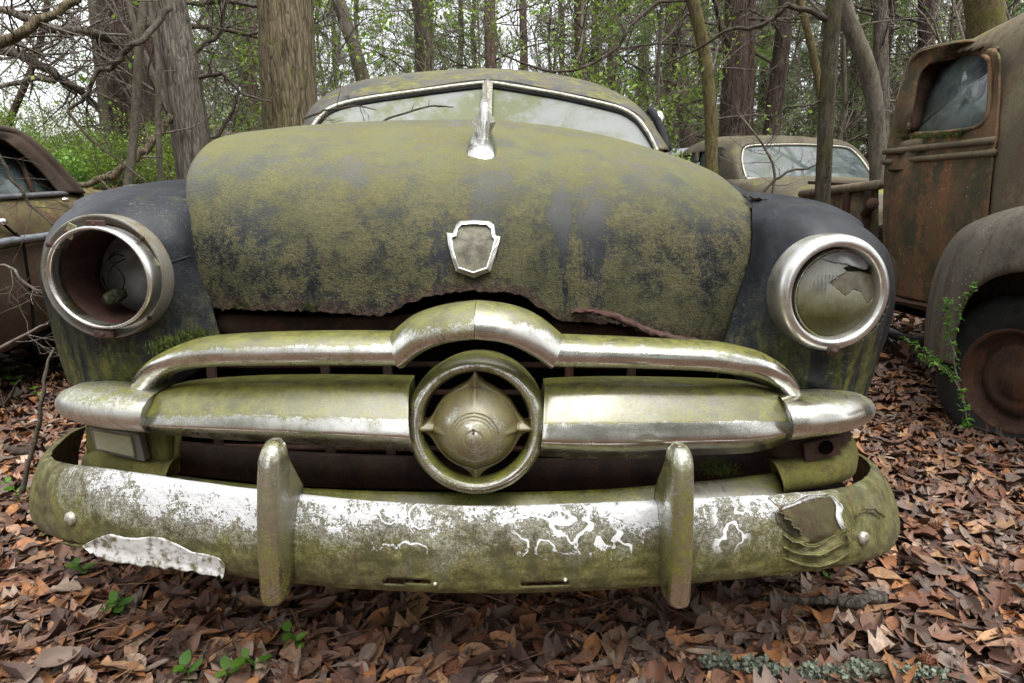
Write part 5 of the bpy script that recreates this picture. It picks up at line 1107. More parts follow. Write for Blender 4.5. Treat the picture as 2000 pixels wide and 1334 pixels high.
def scatter(mb, geo, pos, size, yaw, tilt, tdir, cols):
    V, Fc = geo; n = len(pos)
    L = V[None] * size[:, None, None]
    cy, sy = np.cos(yaw)[:, None], np.sin(yaw)[:, None]
    x = L[..., 0] * cy - L[..., 1] * sy; y = L[..., 0] * sy + L[..., 1] * cy; z = L[..., 2]
    # tilt about horizontal axis tdir
    a, b = np.cos(tdir)[:, None], np.sin(tdir)[:, None]; ct, st_ = np.cos(tilt)[:, None], np.sin(tilt)[:, None]
    p_ = x * a + y * b; q_ = -x * b + y * a
    q2 = q_ * ct - z * st_; z2 = q_ * st_ + z * ct
    x = p_ * a - q2 * b; y = p_ * b + q2 * a
    W_ = np.stack([x + pos[:, :1], y + pos[:, 1:2], z2 + pos[:, 2:3]], -1).reshape(-1, 3)
    FF = (Fc[None] + (np.arange(n) * len(V))[:, None, None]).reshape(-1, 4)
    side = np.where(np.arange(len(Fc)) % 2 == 0, .86, 1.08)[None, :, None] if len(Fc) > 4 else np.ones((1, len(Fc), 1))
    mb.add(W_, FF, np.clip(cols[:, None, :] * side * rng.uniform(.88, 1.1, (n, len(Fc), 1)), 0, 1).reshape(-1, 3))
BR = np.array(BROWN)
def litter(n, x0, x1, y0, y1, nl, nw, sz, lift, keep=None, seed=1):
    r = np.random.default_rng(seed); mb = MB(); kinds = ['ell', 'nar', 'ovate', 'oak', 'ell', 'nar', 'ell', 'oak', 'nar', 'nar']
    for i, k_ in enumerate(kinds):
        m = n // len(kinds); x = r.uniform(x0, x1, m); y = r.uniform(y0, y1, m)
        if keep is not None:
            kq = keep(x, y, r); x, y = x[kq], y[kq]; m = len(x)
        z = hgt(x, y) + r.uniform(.002, lift, m)
        s_ = r.uniform(.65, 1.25, m) * sz * (1.25 if k_ == 'nar' else 1)
        c = BR[r.integers(0, len(BR), m)] * r.uniform(.65, 1.2, (m, 1))
        scatter(mb, leaf_geo(k_, nl, r, nw), np.stack([x, y, z], 1), s_, r.uniform(0, 2 * PI, m), np.abs(r.normal(0, .20, m)), r.uniform(0, 2 * PI, m), np.clip(c, 0, 1))
    return mb
def k_near(x, y, r):
    under = (y > 1.75) & (np.abs(x + .08) < .75); vis = np.abs(x) < 1.1 * y + .5
    return vis & (~under | (r.uniform(0, 1, len(x)) < .2))
o = build(litter(40000, -3.4, 3.7, .85, 3.4, 7, 3, .074, .045, k_near, 1), 'leaf_litter', M['litter'], smooth=True, weld=0, colattr=True); tag(o, 'thick brown fallen leaf litter carpeting the ground around the cars', 'leaf litter', kind='stuff')
def k_far(x, y, r): return (np.abs(x) < 1.1 * y + .5) & ~((np.abs(x + .08) < .85) & (y < 5.2))
o = build(litter(32000, -7.5, 8, 3.3, 8.5, 3, 3, .085, .05, k_far, 2), 'leaf_litter', M['litter'], smooth=False, weld=0, colattr=True); tag(o, 'brown leaf litter spread under and behind the wrecks', 'leaf litter', kind='stuff')
fb = litter(16000, -2.9, 3.1, .92, 3.2, 3, 3, .026, .05, k_near, 5); o = build(fb, 'leaf_crumbs', M['litter'], smooth=False, weld=0, colattr=True); tag(o, 'small torn leaf crumbs lying over the brown litter', 'leaf crumbs', kind='stuff')
mb = MB(); r = np.random.default_rng(77)
for _ in range(1500):
    x, y = r.uniform(-2.2, 2.6), r.uniform(1.0, 3.2)
    if abs(x) > .9 * y + .2: continue
    a = r.uniform(0, PI); L = r.uniform(.05, .11); z = float(hgt(x, y)) + r.uniform(.03, .055); d = np.array([math.cos(a), math.sin(a), r.normal(0, .12)]) * L
    p_ = np.array([x, y, z]); mb.tube([p_ - d, p_ + [0, 0, r.uniform(0, .006)], p_ + d], .0011, 3, caps=False, col=np.array([(.20, .085, .035), (.15, .07, .04), (.26, .15, .08)][r.integers(0, 3)]))
o = build(mb, 'pine_straw', M['litter'], smooth=False, weld=0, colattr=True); tag(o, 'red brown pine straw scattered over the leaf litter', 'pine straw', kind='stuff')
# the leaves that show largest, one object each
lm = []
for i in range(14):
    k_ = ['ell', 'ovate', 'nar', 'oak'][i % 4]; r = np.random.default_rng(100 + i); V, Fc = leaf_geo(k_, 10 if k_ != 'oak' else 16, r, 5)
    t_ = V[:, 1] + .5; V[:, 2] += .008 * np.sin(t_ * 40) * np.abs(V[:, 0]) / .3
    mb = MB(); mb.add(V, Fc); oo = build(mb, 'leaf', M['deadleaf'], smooth=True, weld=0); lm.append(oo.data); bpy.data.objects.remove(oo)
def put_leaf(mesh, loc, rot, size, parent=None, name='leaf'):
    o = bpy.data.objects.new(name, mesh); C.objects.link(o); o.location = loc; o.rotation_euler = rot; o.scale = (size,) * 3
    if parent is not None: o.parent = parent
    return o
r = np.random.default_rng(55); cnt = 0
while cnt < 296:
    px, py = r.uniform(-40, 2040), r.uniform(900, 1375)
    if 330 < px < 1640 and py < 1165: continue
    if px < 1760 and px > 70 and py < 1120 and not px < 100: 
        if 100 < px < 1700: continue
    q = PZ(px, py, .0); 
    if q[1] < .95: continue
    q[2] = hgt(q[0], q[1]) + r.uniform(.022, .05)
    put_leaf(lm[r.integers(0, len(lm))], q, (r.normal(0, .38), r.normal(0, .38), r.uniform(0, 6.28)), r.uniform(.048, .085), ground); cnt += 1

# loose leaves lying on the cars, each a thing
pale_ = lm[3].copy(); pale_.materials.clear(); pale_.materials.append(mat_simple('pale_dry_leaf', (.24, .19, .16), .7, 0, .35, 60, .4)); hl = put_leaf(pale_, P(1474, 402, 1.40) + [0, 0, .012], (.3, .2, 1.2), .05, None, 'fallen_leaf'); tag(hl, 'curled pale dead leaf resting on the black fender beside the hood', 'leaf')
hl = put_leaf(lm[1], P(681, 181, 2.55) + [0, -.012, .0], (1.1, .15, 1.45), .062, None, 'fallen_leaf'); tag(hl, 'single red brown leaf stuck on the windscreen trim corner', 'leaf')
hl = put_leaf(lm[5], onhood(940, 302) + [-.02, -.02, -.02], (.2, .2, .3), .02, None, 'fallen_leaf') if False else None
mb = MB(); r = np.random.default_rng(9)
for i in range(60):
    px = r.uniform(1440, 1600); q = P(px, 278 - (px - 1440) * .03, 7.55) + [0, r.uniform(-.1, .5), r.uniform(-.01, .03)]
    scatter(mb, leaf_geo('ell', 3, r), q[None], np.array([.09]), r.uniform(0, 6.28, 1), r.normal(0, .4, 1), r.uniform(0, 6, 1), BR[r.integers(0, len(BR), 1)])
o = build(mb, 'roof_leaves', M['litter'], smooth=False, weld=0, colattr=True); tag(o, 'dead leaves lying along the roof of the tan sedan', 'leaves', kind='stuff')

# seed balls
def burr_mesh():
    mb = MB(); r = np.random.default_rng(3); 
    th = np.linspace(0, PI, 8); ph = np.linspace(0, 2 * PI, 12, endpoint=False)
    G = np.stack([np.sin(th)[:, None] * np.cos(ph), np.sin(th)[:, None] * np.sin(ph), np.cos(th)[:, None] * np.ones(12)], -1) * .62; mb.grid(G, True)
    n = 90; k = np.arange(n); z = 1 - 2 * (k + .5) / n; a = k * 2.39996
    for i in range(n):
        d = np.array([math.sqrt(1 - z[i] ** 2) * math.cos(a[i]), math.sqrt(1 - z[i] ** 2) * math.sin(a[i]), z[i]]); u = np.cross(d, [.3, .5, .8]); u /= np.linalg.norm(u); v = np.cross(d, u); b = d * .58
        mb.add([b + u * .10, b - u * .05 + v * .09, b - u * .05 - v * .09, d * r.uniform(.9, 1.12)], [[0, 1, 3], [1, 2, 3], [2, 0, 3]])
    return mb
b0 = build(burr_mesh(), 'seed_ball', M['burr'], smooth=False, weld=0)
spots = [(940, 1240, 'spiky brown seed ball in shade under middle of bumper'), (888, 1308, 'spiky orange brown seed ball at bottom edge below grille bullet'), (1535, 1196, 'spiky seed ball in shade beside the bumper guard next to the peeled hole'), (1812, 1290, 'large spiky seed ball above the lichened stick'), (1828, 1040, 'spiky seed ball in sunlit litter near the peeling bumper end'), (1960, 925, 'spiky reddish seed ball in litter at the picture edge below truck wheel'), (20, 1108, 'spiky dark seed ball beyond the bolted bumper end')]
for i, (px, py, lb) in enumerate(spots):
    o = b0 if i == 0 else b0.copy()
    if i: C.objects.link(o)
    q = PZ(px, py, .045); q[2] += hgt(q[0], q[1]); o.location = q; o.scale = (.021 + .003 * (i % 3),) * 3; o.rotation_euler = (i, i * 2, i * 3); tag(o, lb, 'seed ball', 'spiky seed balls in the leaf litter')

# ------------------------------------------------------------------ sticks
def wig(p, rg, amp):
    p = np.array(p, float); return p + rg.normal(0, amp, p.shape)
def grow(mb, p0, d, length, rad, rg, depth, sides=4, kids=4, up=.1, spread=.9, tips=None):
    n = 4 if depth > 0 else 3
    pts = [np.array(p0)]; d = np.array(d, float); d /= np.linalg.norm(d)
    for i in range(n):
        d = d + rg.normal(0, .16, 3) + [0, 0, up * .3]; d /= np.linalg.norm(d); pts.append(pts[-1] + d * length / n)
    pts = np.array(pts); mb.tube(pts, np.linspace(rad, rad * .35, n + 1), sides, caps=False)
    if tips is not None and depth <= 1: tips.append((pts[-1], d)); tips.append((pts[-2], d))
    if depth > 0:
        for k in range(kids):
            t = rg.uniform(.2, .98) * n; i = min(int(t), n - 1); b = pts[i] + (pts[i + 1] - pts[i]) * (t - i)
            ax_ = pts[i + 1] - pts[i]; ax_ /= np.linalg.norm(ax_)
            s_ = rg.normal(0, 1, 3); s_ -= ax_ * (s_ @ ax_); s_ /= np.linalg.norm(s_)
            grow(mb, b, ax_ * .75 + s_ * spread + np.array([0, 0, up]), length * rg.uniform(.35, .62), rad * .5, rg, depth - 1, max(3, sides - 1), kids, up, spread, tips)
def branch_path(name, label, pts, rad, mat, cat_='branch', twigs=10, tl=.35, group=None, seed=0, parent=None, depth=1, tr=.3):
    """a limb through pixel/depth points with side twigs"""
    rg = np.random.default_rng(seed + 11); q = curve(PL(pts), 8 * len(pts)); rr2 = np.interp(np.linspace(0, 1, len(q)), np.linspace(0, 1, len(rad)), rad)
    kk = max(4, len(q) // 3); wv = np.stack([np.interp(np.linspace(0, 1, len(q)), np.linspace(0, 1, kk), rg.normal(0, .45, kk)) for _ in range(3)], 1); q = q + wv * rr2[:, None]
    if parent is None: t = thing(name, label, cat_, q[0], group)
    else: t = parent
    mb = MB(); mb.tube(q, rr2, 9); o = build(mb, 'limb', mat, t)
    if twigs:
        mb = MB()
        for _ in range(twigs):
            i = rg.integers(len(q) // 8, len(q) - 1); ax_ = q[i + 1] - q[i]; ax_ /= np.linalg.norm(ax_); s_ = rg.normal(0, 1, 3); s_ -= ax_ * (s_ @ ax_)
            grow(mb, q[i], ax_ * .5 + s_ / np.linalg.norm(s_), tl * rg.uniform(.5, 1.3), max(.0016, rr2[i] * tr), rg, depth, 4, 3)
        tw = build(mb, 'twigs', M['twig_dark'] if mat in (M['twig_dark'], M['bark_sapling'], M['bark_dark']) else M['twig'], o if parent is None else o, weld=0); tw['kind'] = 'stuff'
    return t

# half buried sticks by the bumper
def ground_stick(label, pts, rad, mat, seed, lichen=0):
    rg = np.random.default_rng(seed); q = []
    for px, py, lift in pts:
        a = PZ(px, py, lift); q.append(a)
    q = curve(q, 40); rr2 = np.interp(np.linspace(0, 1, 40), np.linspace(0, 1, len(rad)), rad); t = thing('fallen_stick', label, 'stick', q[0])
    kn = np.stack([np.interp(np.arange(40), np.linspace(0, 39, 9), rg.normal(0, .3, 9)) for _ in range(3)], 1)
    mb = MB(); mb.tube(q + kn * rr2[:, None], rr2 * np.interp(np.arange(40), np.linspace(0, 39, 14), rg.uniform(.8, 1.2, 14)), 11); s_ = build(mb, 'stick', mat, t)
    if lichen:
        mb = MB()
        for _ in range(lichen):
            i = int(np.clip(rg.choice([3, 9, 12, 20, 22, 27, 34, 37]) + rg.normal(0, 1.6), 0, 39)); b = q[i] + rg.normal(0, 1, 3) * [rr2[i] * 1.2, rr2[i] * .6, 0] + [0, 0, rr2[i] * .9]
            for _ in range(16):
                d = rg.normal(0, 1, 3); d[2] = abs(d[2]); d /= np.linalg.norm(d); w_ = np.cross(d, rg.normal(0, 1, 3)); w_ /= np.linalg.norm(w_)
                a = b + rg.normal(0, .006, 3); L = rg.uniform(.004, .010); mb.add([a - w_ * L * .5, a + w_ * L * .5, a + d * L + w_ * L * .4, a + d * L - w_ * L * .5], [[0, 1, 2, 3]])
        l = build(mb, 'lichen', M['lichen'], s_, weld=0, smooth=False); l['kind'] = 'stuff'
    return t
ground_stick('lichen crusted stick half buried in leaves along the bottom edge', [(1380, 1297, .03), (1480, 1312, .035), (1600, 1322, .03), (1720, 1318, .035), (1860, 1330, .03)], [.010, .014, .012, .014, .008], M['bark_smooth'], 4, 95)
ground_stick('stout grey knotty root stub in shade below the peeled bumper', [(1500, 1168, .03), (1590, 1172, .04), (1660, 1175, .05), (1720, 1160, .05)], [.006, .009, .014, .016], M['bark_grey'], 5)
ground_stick('weathered grey log end lying in the sunlit leaves', [(1890, 1140, .03), (1940, 1150, .05), (2010, 1158, .05), (2100, 1160, .05)], [.010, .016, .018, .018], M['bark_grey'], 6)
ground_stick('thin brown stick crossing the litter beside the bumper end', [(30, 1262, .04), (90, 1190, .03), (150, 1130, .05), (190, 1085, .05)], [.003, .004, .003, .002], M['twig'], 7)
ground_stick('long pale twig in the litter below the tyre', [(1890, 1050, .04), (1960, 1030, .05), (2040, 1015, .05)], [.003, .004, .004], M['twig'], 8)
ground_stick('dark curved stick lying behind the bumper end', [(0, 872, .03), (40, 882, .05), (80, 880, .04), (125, 868, .05)], [.012, .016, .014, .010], M['twig_dark'], 9)
for i, (a, b, c, d, l) in enumerate(((1500, 968, 1540, 1010, 'pine needle lying on the peeling hole'), (1655, 965, 1672, 1020, 'pine needle crossing the white patch above the bolt'))):
    q0 = onbump(a, b + 4, .006); q1 = onbump(c, d, .01); tag(build(MB().tube([q0, (q0 + q1) / 2 + [0, -.002, .001], q1], .0011, 4), 'dead_needle', M['burr']), l, 'pine needle')

# ------------------------------------------------------------------ seedlings
def seedling(px, py, h, n, size, label, seed, lean=(0, 0)):
    rg = np.random.default_rng(seed); b = PZ(px, py, .02); b[2] += hgt(b[0], b[1])
    t = thing('seedling', label, 'seedling', b, 'green seedlings pushing through the litter')
    top = b + [lean[0], lean[1], h]; st = curve([b, b + [lean[0] * .3 + .004, 0, h * .5], top], 8)
    build(MB().tube(st, np.linspace(.0022, .0012, 8), 5), 'stem', M['green'], t)
    for k in range(n):
        a = k * 2.4 + rg.uniform(0, .8); u = 1 - .16 * (k // 2); q = st[min(7, int(7 * u))]
        o = bpy.data.objects.new('leaf', gm[rg.integers(0, len(gm))]); C.objects.link(o); o.parent = t
        s_ = size * rg.uniform(.75, 1.2); o.scale = (s_,) * 3; o.rotation_euler = (rg.uniform(-.1, .55), rg.normal(0, .2), a)
        d = np.array([-math.sin(a), math.cos(a), .1]); o.location = (q + d * s_ * .5 - b).tolist()
    return t
gm = []
for i in range(4):
    r_ = np.random.default_rng(300 + i); V, Fc = leaf_geo('ovate' if i % 2 else 'ell', 6, r_, 5); mb = MB(); mb.add(V * [1.2, 1, .5], Fc); oo = build(mb, 'leaf', M['green'], weld=0); gm.append(oo.data); bpy.data.objects.remove(oo)
for i, a in enumerate([(583, 1290, .075, 6, .034, 'upright green seedling below the bumper guard'), (165, 1150, .06, 6, .030, 'green seedling under the hanging white plating'), (228, 1222, .05, 7, .032, 'spreading green seedling in brown leaves near the lower corner'), (500, 1330, .06, 5, .034, 'yellow green seedling cut by the bottom edge'), (368, 1345, .06, 4, .036, 'narrow leaved seedling at the bottom edge'), (440, 1345, .05, 3, .03, 'small dark green seedling on bottom edge'), (40, 1005, .10, 6, .036, 'green sprig beside the mossy bumper end'), (30, 790, .16, 6, .05, 'bright green plant in litter below the brown wreck'), (88, 660, .22, 9, .05, 'leafy green plant against the brown wreck door'), (1620, 1130, .03, 3, .022, 'tiny green sprout under the peeling bumper'), (95, 1070, .06, 5, .026, 'little green sprig under the bumper bolt'), (75, 800, .10, 5, .034, 'green sprout near the chrome end cap')]):
    seedling(*a, seed=40 + i, lean=(.01 * (i % 3 - 1), -.01))
# vine on the truck wheel
vt = thing('creeping_vine', 'bright green leafy vine climbing in front of the truck wheel', 'vine', PX(1880, 790, 1.76))
for k, pts in enumerate(([(1885, 795), (1870, 740), (1862, 690), (1866, 630), (1880, 590), (1905, 552)], [(1872, 750), (1840, 715), (1815, 690), (1765, 660)], [(1868, 700), (1850, 640), (1848, 580)], [(1880, 770), (1850, 725), (1800, 695)], [(1885, 800), (1890, 830), (1880, 760)])):
    q = curve([PX(a, b, 1.75 - .01 * k) for a, b in pts], 24); st_o = build(MB().tube(q, np.linspace(.004, .0015, 24), 5), 'stem', M['twig'], vt)
    mb = MB(); rg = np.random.default_rng(70 + k)
    for i in range(6, 24):
        for _ in range(3):
            c_ = np.array(GREEN[rg.integers(0, 5)])[None] * rg.uniform(.9, 1.3); scatter(mb, leaf_geo('ell', 2, rg), (q[i] + rg.normal(0, .008, 3))[None], np.array([rg.uniform(.018, .034)]), rg.uniform(0, 6.28, 1), rg.normal(0, .8, 1), rg.uniform(0, 6, 1), c_)
    build(mb, 'foliage', M['spray'], st_o, weld=0, colattr=True)['kind'] = 'stuff'

# ------------------------------------------------------------------ trees that can be told apart
def base_tree(name, label, pts, Y, wpx, mat, limbs=0, twigs=6, seed=0, group=None, hgt_top=8.5, sides=14, flare=1.25, tl=1.2):
    """trunk through pixel points from bottom to top at depth Y; carried down to the ground and up to hgt_top"""
    rg = np.random.default_rng(seed + 500)
    q = [P(a, b, Y) for a, b in pts]
    d = q[0] - q[1]; d /= abs(d[2]); g0 = q[0].copy()
    zb = hgt(g0[0], Y); base = q[0] + d * max(.05, (q[0][2] - zb + .06)); base[1] = Y; base[0] = q[0][0] + np.clip(base[0] - q[0][0], -.3, .3)
    d2 = q[-1] - q[-2]; d2 /= abs(d2[2]); d2 = np.clip(d2, -.35, 1)
    top = [q[-1] + d2 * (hgt_top - q[-1][2]) * t + rg.normal(0, .12, 3) * t for t in (.5, 1.0)]
    path = [base] + q + top; zz = np.array([p[2] for p in path]); n = 46
    pa = np.array(path); cl_ = np.concatenate([[0], np.cumsum(np.linalg.norm(np.diff(pa, axis=0), axis=1))]); c = np.stack([np.interp(np.linspace(0, cl_[-1], n), cl_, pa[:, k_]) for k_ in range(3)], 1)
    for _ in range(3): c[1:-1] = (c[:-2] + 2 * c[1:-1] + c[2:]) / 4
    r0 = wpx / 2 / F * Y
    path = [np.array(p) for p in path]; rr2 = r0 * np.interp(c[:, 2], [zb, zb + .5, 2.5, hgt_top], [flare, 1.06, .97, .45])
    t = thing(name, label, 'tree', (base[0], base[1], zb), group)
    wob = np.stack([np.interp(np.arange(n), np.arange(0, n + 6, 6)[:9], rg.normal(0, .10, 9)) for _ in range(3)], 1)
    mb = MB(); mb.tube(c + wob * rr2[:, None], rr2 * (1 + .02 * np.interp(np.arange(n), np.arange(0, n + 6, 6)[:9], rg.normal(0, 1, 9))), sides)
    tr = build(mb, 'trunk', mat, t)
    tw = MB()
    for k in range(limbs):
        i = rg.integers(8, n - 3); a = rg.uniform(0, 2 * PI); grow(tw, c[i], (math.cos(a), math.sin(a), rg.uniform(-.1, .6)), tl * rg.uniform(.6, 1.5), rr2[i] * rg.uniform(.12, .28), rg, 2, 5, twigs, .12)
    if limbs: build(tw, 'branches', M['twig_dark'] if mat in (M['bark_dark'], M['bark_red'], M['bark_sapling']) else M['twig'], t, weld=0)['kind'] = 'stuff'
    return t
TREES = [
 ('broad_tree', 'broad straight tan trunk with moss standing behind the hood corner', [(570, 235), (566, 150), (560, 70), (556, 0)], 5.3, 98, 'bark_moss', 0, 4, 1),
 ('leaning_tree', 'leaning grey ridged trunk between dark pine and hood', [(388, 330), (368, 200), (342, 80), (325, 0)], 4.9, 66, 'bark_grey', 3, 4, 2),
 ('dark_pine', 'thick dark pine trunk with broken limbs behind the brown wreck', [(268, 300), (252, 180), (238, 80), (228, 0)], 7.6, 78, 'bark_dark', 8, 6, 3),
 ('dark_pine', 'second dark pine trunk pressed against thick pine, closer to leaning tree', [(296, 290), (288, 180), (276, 80), (268, 0)], 8.2, 52, 'bark_red', 6, 6, 4),
 ('slim_tree', 'slim pale trunk with moss left of thick dark pine', [(210, 290), (200, 180), (186, 60), (180, 0)], 7.0, 18, 'bark_smooth', 4, 5, 5),
 ('mottled_tree', 'thin mottled leaning trunk just behind the car roof', [(710, 150), (692, 90), (674, 40), (660, 0)], 8.0, 27, 'bark_smooth', 4, 5, 6),
 ('lichen_tree', 'dark trunk with pale lichen base above the car roof', [(832, 150), (829, 90), (826, 40), (824, 0)], 8.4, 31, 'bark_sapling', 6, 5, 7),
 ('red_pine', 'straight reddish pine trunk above the hood ornament', [(960, 150), (958, 80), (955, 0)], 12, 24, 'bark_red', 8, 6, 8),
 ('red_pine', 'thinner reddish pine trunk close to the windscreen divider', [(1024, 150), (1022, 80), (1020, 0)], 13, 16, 'bark_red', 8, 6, 9),
 ('red_pine', 'dark red pine trunk among saplings above the roof corner', [(1136, 190), (1134, 90), (1130, 0)], 13, 24, 'bark_dark', 8, 6, 10),
 ('twin_pine', 'wide dark purple pine trunk behind tan sedan', [(1425, 320), (1430, 200), (1436, 90), (1440, 0)], 9.2, 46, 'bark_dark', 9, 6, 11),
 ('twin_pine', 'narrower reddish pine trunk hard against wide dark pine', [(1460, 320), (1462, 200), (1465, 90), (1468, 0)], 9.6, 22, 'bark_red', 8, 6, 12),
 ('leaning_pine', 'dark brown pine leaning above the roof of the tan sedan', [(1502, 300), (1512, 200), (1524, 110), (1536, 0)], 9.4, 32, 'bark_dark', 10, 6, 13),
 ('yellow_tree', 'yellow moss covered slim trunk beside the tan sedan window', [(1390, 335), (1390, 240), (1382, 140), (1370, 60), (1352, 0)], 6.2, 24, 'bark_yellow', 4, 5, 14),
 ('dark_sapling', 'thin dark mossy sapling standing in front of the tan sedan', [(1605, 410), (1611, 280), (1617, 150), (1626, 40), (1632, -20)], 3.75, 28, 'bark_sapling', 2, 4, 15),
 ('crooked_tree', 'crooked mossy mottled trunk beside the truck cab', [(1718, 350), (1716, 260), (1706, 180), (1698, 120), (1670, 70), (1645, 30), (1640, -20)], 5.6, 30, 'bark_smooth', 3, 4, 16),
 ('grey_pine', 'straight grey brown trunk rising behind the crooked mossy tree', [(1722, 300), (1721, 180), (1720, 90), (1720, 0)], 8.8, 26, 'bark_grey', 8, 6, 17),
 ('grey_pine', 'dark brown trunk over the truck cab roof', [(1808, 120), (1810, 60), (1810, 0)], 9.6, 30, 'bark_dark', 7, 6, 18),
 ('mossy_tree', 'mossy trunk showing just above the truck roof', [(1935, 60), (1928, 30), (1922, 0)], 6.2, 62, 'bark_yellow', 3, 4, 19),
 ('slim_tree', 'slim leaning olive trunk crossing gap behind dark sapling', [(1606, 190), (1592, 110), (1575, 50), (1562, 0)], 7.2, 14, 'bark_yellow', 4, 5, 20),
 ('slim_tree', 'dark slim leaning trunk at the picture edge above the brown wreck', [(12, 240), (48, 170), (72, 110), (84, 60), (92, 0)], 8.2, 12, 'bark_dark', 3, 5, 21),
 ('slim_tree', 'pale winding stem in front of thick dark pine', [(252, 345), (266, 270), (268, 200), (264, 125), (274, 90), (282, 0)], 4.3, 15, 'bark_smooth', 3, 5, 22),
 ('slim_tree', 'pale thin stem between winding stem and leaning tree', [(312, 330), (306, 240), (310, 170), (316, 90), (290, 0)], 4.7, 10, 'bark_smooth', 4, 5, 23),
]
for t_ in TREES:
    nm, lb, pts, Y, wp, mt, nl, tw_, sd_ = t_
    base_tree(nm, lb, pts, Y, wp, M[mt], nl, tw_, sd_, None, 9.5 if Y > 7 else 7.5, 16 if wp > 40 else 9, 1.35 if wp > 40 else 1.15, 1.6 if Y > 7 else .9)
# limbs of their own
branch_path('overhanging_branch', 'thick smooth mossy branch slanting across the top corner', [(-60, 105, 3.6), (0, 80, 3.6), (60, 58, 3.6), (110, 25, 3.65), (165, -10, 3.7), (230, -60, 3.8)], [.030, .026, .022, .02, .016], M['bark_moss'], twigs=14, seed=1)
branch_path('dead_branch', 'long lichened dead branch reaching from picture edge to dark pine, upper one', [(-80, 5, 6.4), (0, 22, 6.4), (50, 33, 6.4), (110, 54, 6.5), (180, 66, 6.8), (232, 86, 7.3)], [.03, .034, .04, .045, .05], M['bark_grey'], twigs=26, tl=.8, seed=2, depth=2)
branch_path('dead_branch', 'long bare dead branch sloping down to dark pine, lower one', [(-80, 50, 6.6), (0, 94, 6.6), (70, 122, 6.6), (125, 160, 6.8), (200, 215, 7.3)], [.04, .045, .045, .04, .035], M['bark_grey'], twigs=26, tl=.9, seed=3, depth=2)
branch_path('bent_vine', 'zigzag bare vine hanging in front of dark pine', [(335, 10, 4.4), (303, 45, 4.3), (270, 84, 4.2), (238, 106, 4.2), (218, 130, 4.2), (186, 142, 4.2), (172, 178, 4.2), (160, 200, 4.2), (133, 216, 4.2), (150, 240, 4.2), (182, 276, 4.2), (230, 312, 4.2), (280, 352, 4.2)], [.020, .018, .016, .012, .010, .008, .006], M['twig_dark'], 'vine', twigs=26, tl=.5, seed=4, depth=2)
branch_path('fallen_limb', 'fallen mossy limb propped against the leaning grey tree', [(150, 364, 4.5), (215, 341, 4.55), (262, 312, 4.6), (300, 275, 4.7), (338, 230, 4.8)], [.018, .024, .026, .026, .024], M['bark_moss'], twigs=6, seed=5)
branch_path('dead_branch', 'short dead branch between the slanting trunk and dark pine', [(0, 172, 7.5), (45, 158, 7.5), (100, 152, 7.5), (150, 175, 7.6)], [.02, .03, .035, .035], M['bark_grey'], twigs=12, tl=.6, seed=6, depth=2)
branch_path('dead_branch', 'twisted dark branch arching beside the leaning grey tree', [(375, 160, 4.9), (412, 146, 4.9), (440, 148, 4.9), (460, 172, 4.9), (480, 186, 4.9), (530, 198, 4.9)], [.018, .016, .013, .010, .006], M['twig_dark'], twigs=12, tl=.4, seed=7, depth=2)
branch_path('dead_branch', 'dark branch rising from hood edge toward twisted branch', [(425, 268, 5.0), (440, 238, 5.0), (455, 215, 5.0), (462, 180, 5.0)], [.014, .013, .012, .010], M['twig_dark'], twigs=6, tl=.3, seed=8)
branch_path('dead_branch', 'forked branch crossing between leaning tree and broad tree', [(330, 160, 5.6), (385, 100, 5.7), (430, 60, 5.8), (440, 0, 5.9)], [.012, .016, .018, .016], M['twig_dark'], twigs=18, tl=.7, seed=9, depth=2)
branch_path('dead_branch', 'level dead branch high between leaning tree and broad tree', [(360, 10, 6.2), (430, 4, 6.2), (520, 10, 6.3)], [.02, .024, .02], M['bark_grey'], twigs=18, tl=.8, seed=10, depth=2)
branch_path('arching_branch', 'long thin arching branch above the roof corner', [(980, 105, 6.0), (1030, 128, 6.0), (1090, 142, 6.0), (1150, 128, 6.0), (1200, 95, 6.0), (1235, 45, 6.0), (1290, 5, 6.1), (1345, 0, 6.2)], [.008, .010, .012, .012, .014, .014, .014], M['twig_dark'], twigs=18, tl=.5, seed=11, depth=2)
branch_path('arching_branch', 'dark branch reaching from thin dark sapling over the tan sedan', [(1612, 38, 3.75), (1575, 22, 3.75), (1538, 10, 3.78), (1505, 38, 3.8), (1470, 52, 3.85), (1425, 58, 3.9), (1370, 92, 4.0), (1300, 125, 4.1)], [.016, .014, .013, .012, .010, .008, .004], M['twig_dark'], twigs=20, tl=.35, seed=12, depth=2)
branch_path('thin_branch', 'thin drooping branch of the sapling above the tan sedan windscreen', [(1606, 195, 3.75), (1580, 206, 3.76), (1550, 208, 3.78), (1532, 204, 3.8)], [.007, .006, .005, .003], M['twig_dark'], twigs=3, tl=.2, seed=13)
branch_path('thin_branch', 'bent twig lying across the tan sedan windscreen', [(1485, 378, 4.6), (1515, 352, 4.6), (1545, 333, 4.6), (1575, 330, 4.6), (1602, 318, 4.6)], [.010, .009, .008, .007, .005], M['twig_dark'], twigs=4, tl=.25, seed=14)
branch_path('thin_sapling', 'bare whip sapling in front of the tan sedan pillar', [(1513, 385, 4.8), (1510, 335, 4.8), (1495, 290, 4.8), (1460, 245, 4.8), (1440, 220, 4.85)], [.010, .010, .009, .007, .004], M['twig'], 'sapling', twigs=16, tl=.35, seed=15, depth=2)
branch_path('thin_branch', 'dark bare twig crossing the brown wreck windows', [(-20, 280, 2.3), (8, 318, 2.3), (22, 352, 2.3), (45, 372, 2.3), (60, 400, 2.3), (105, 440, 2.3)], [.004, .005, .006, .005, .003], M['twig_dark'], twigs=6, tl=.22, seed=16)
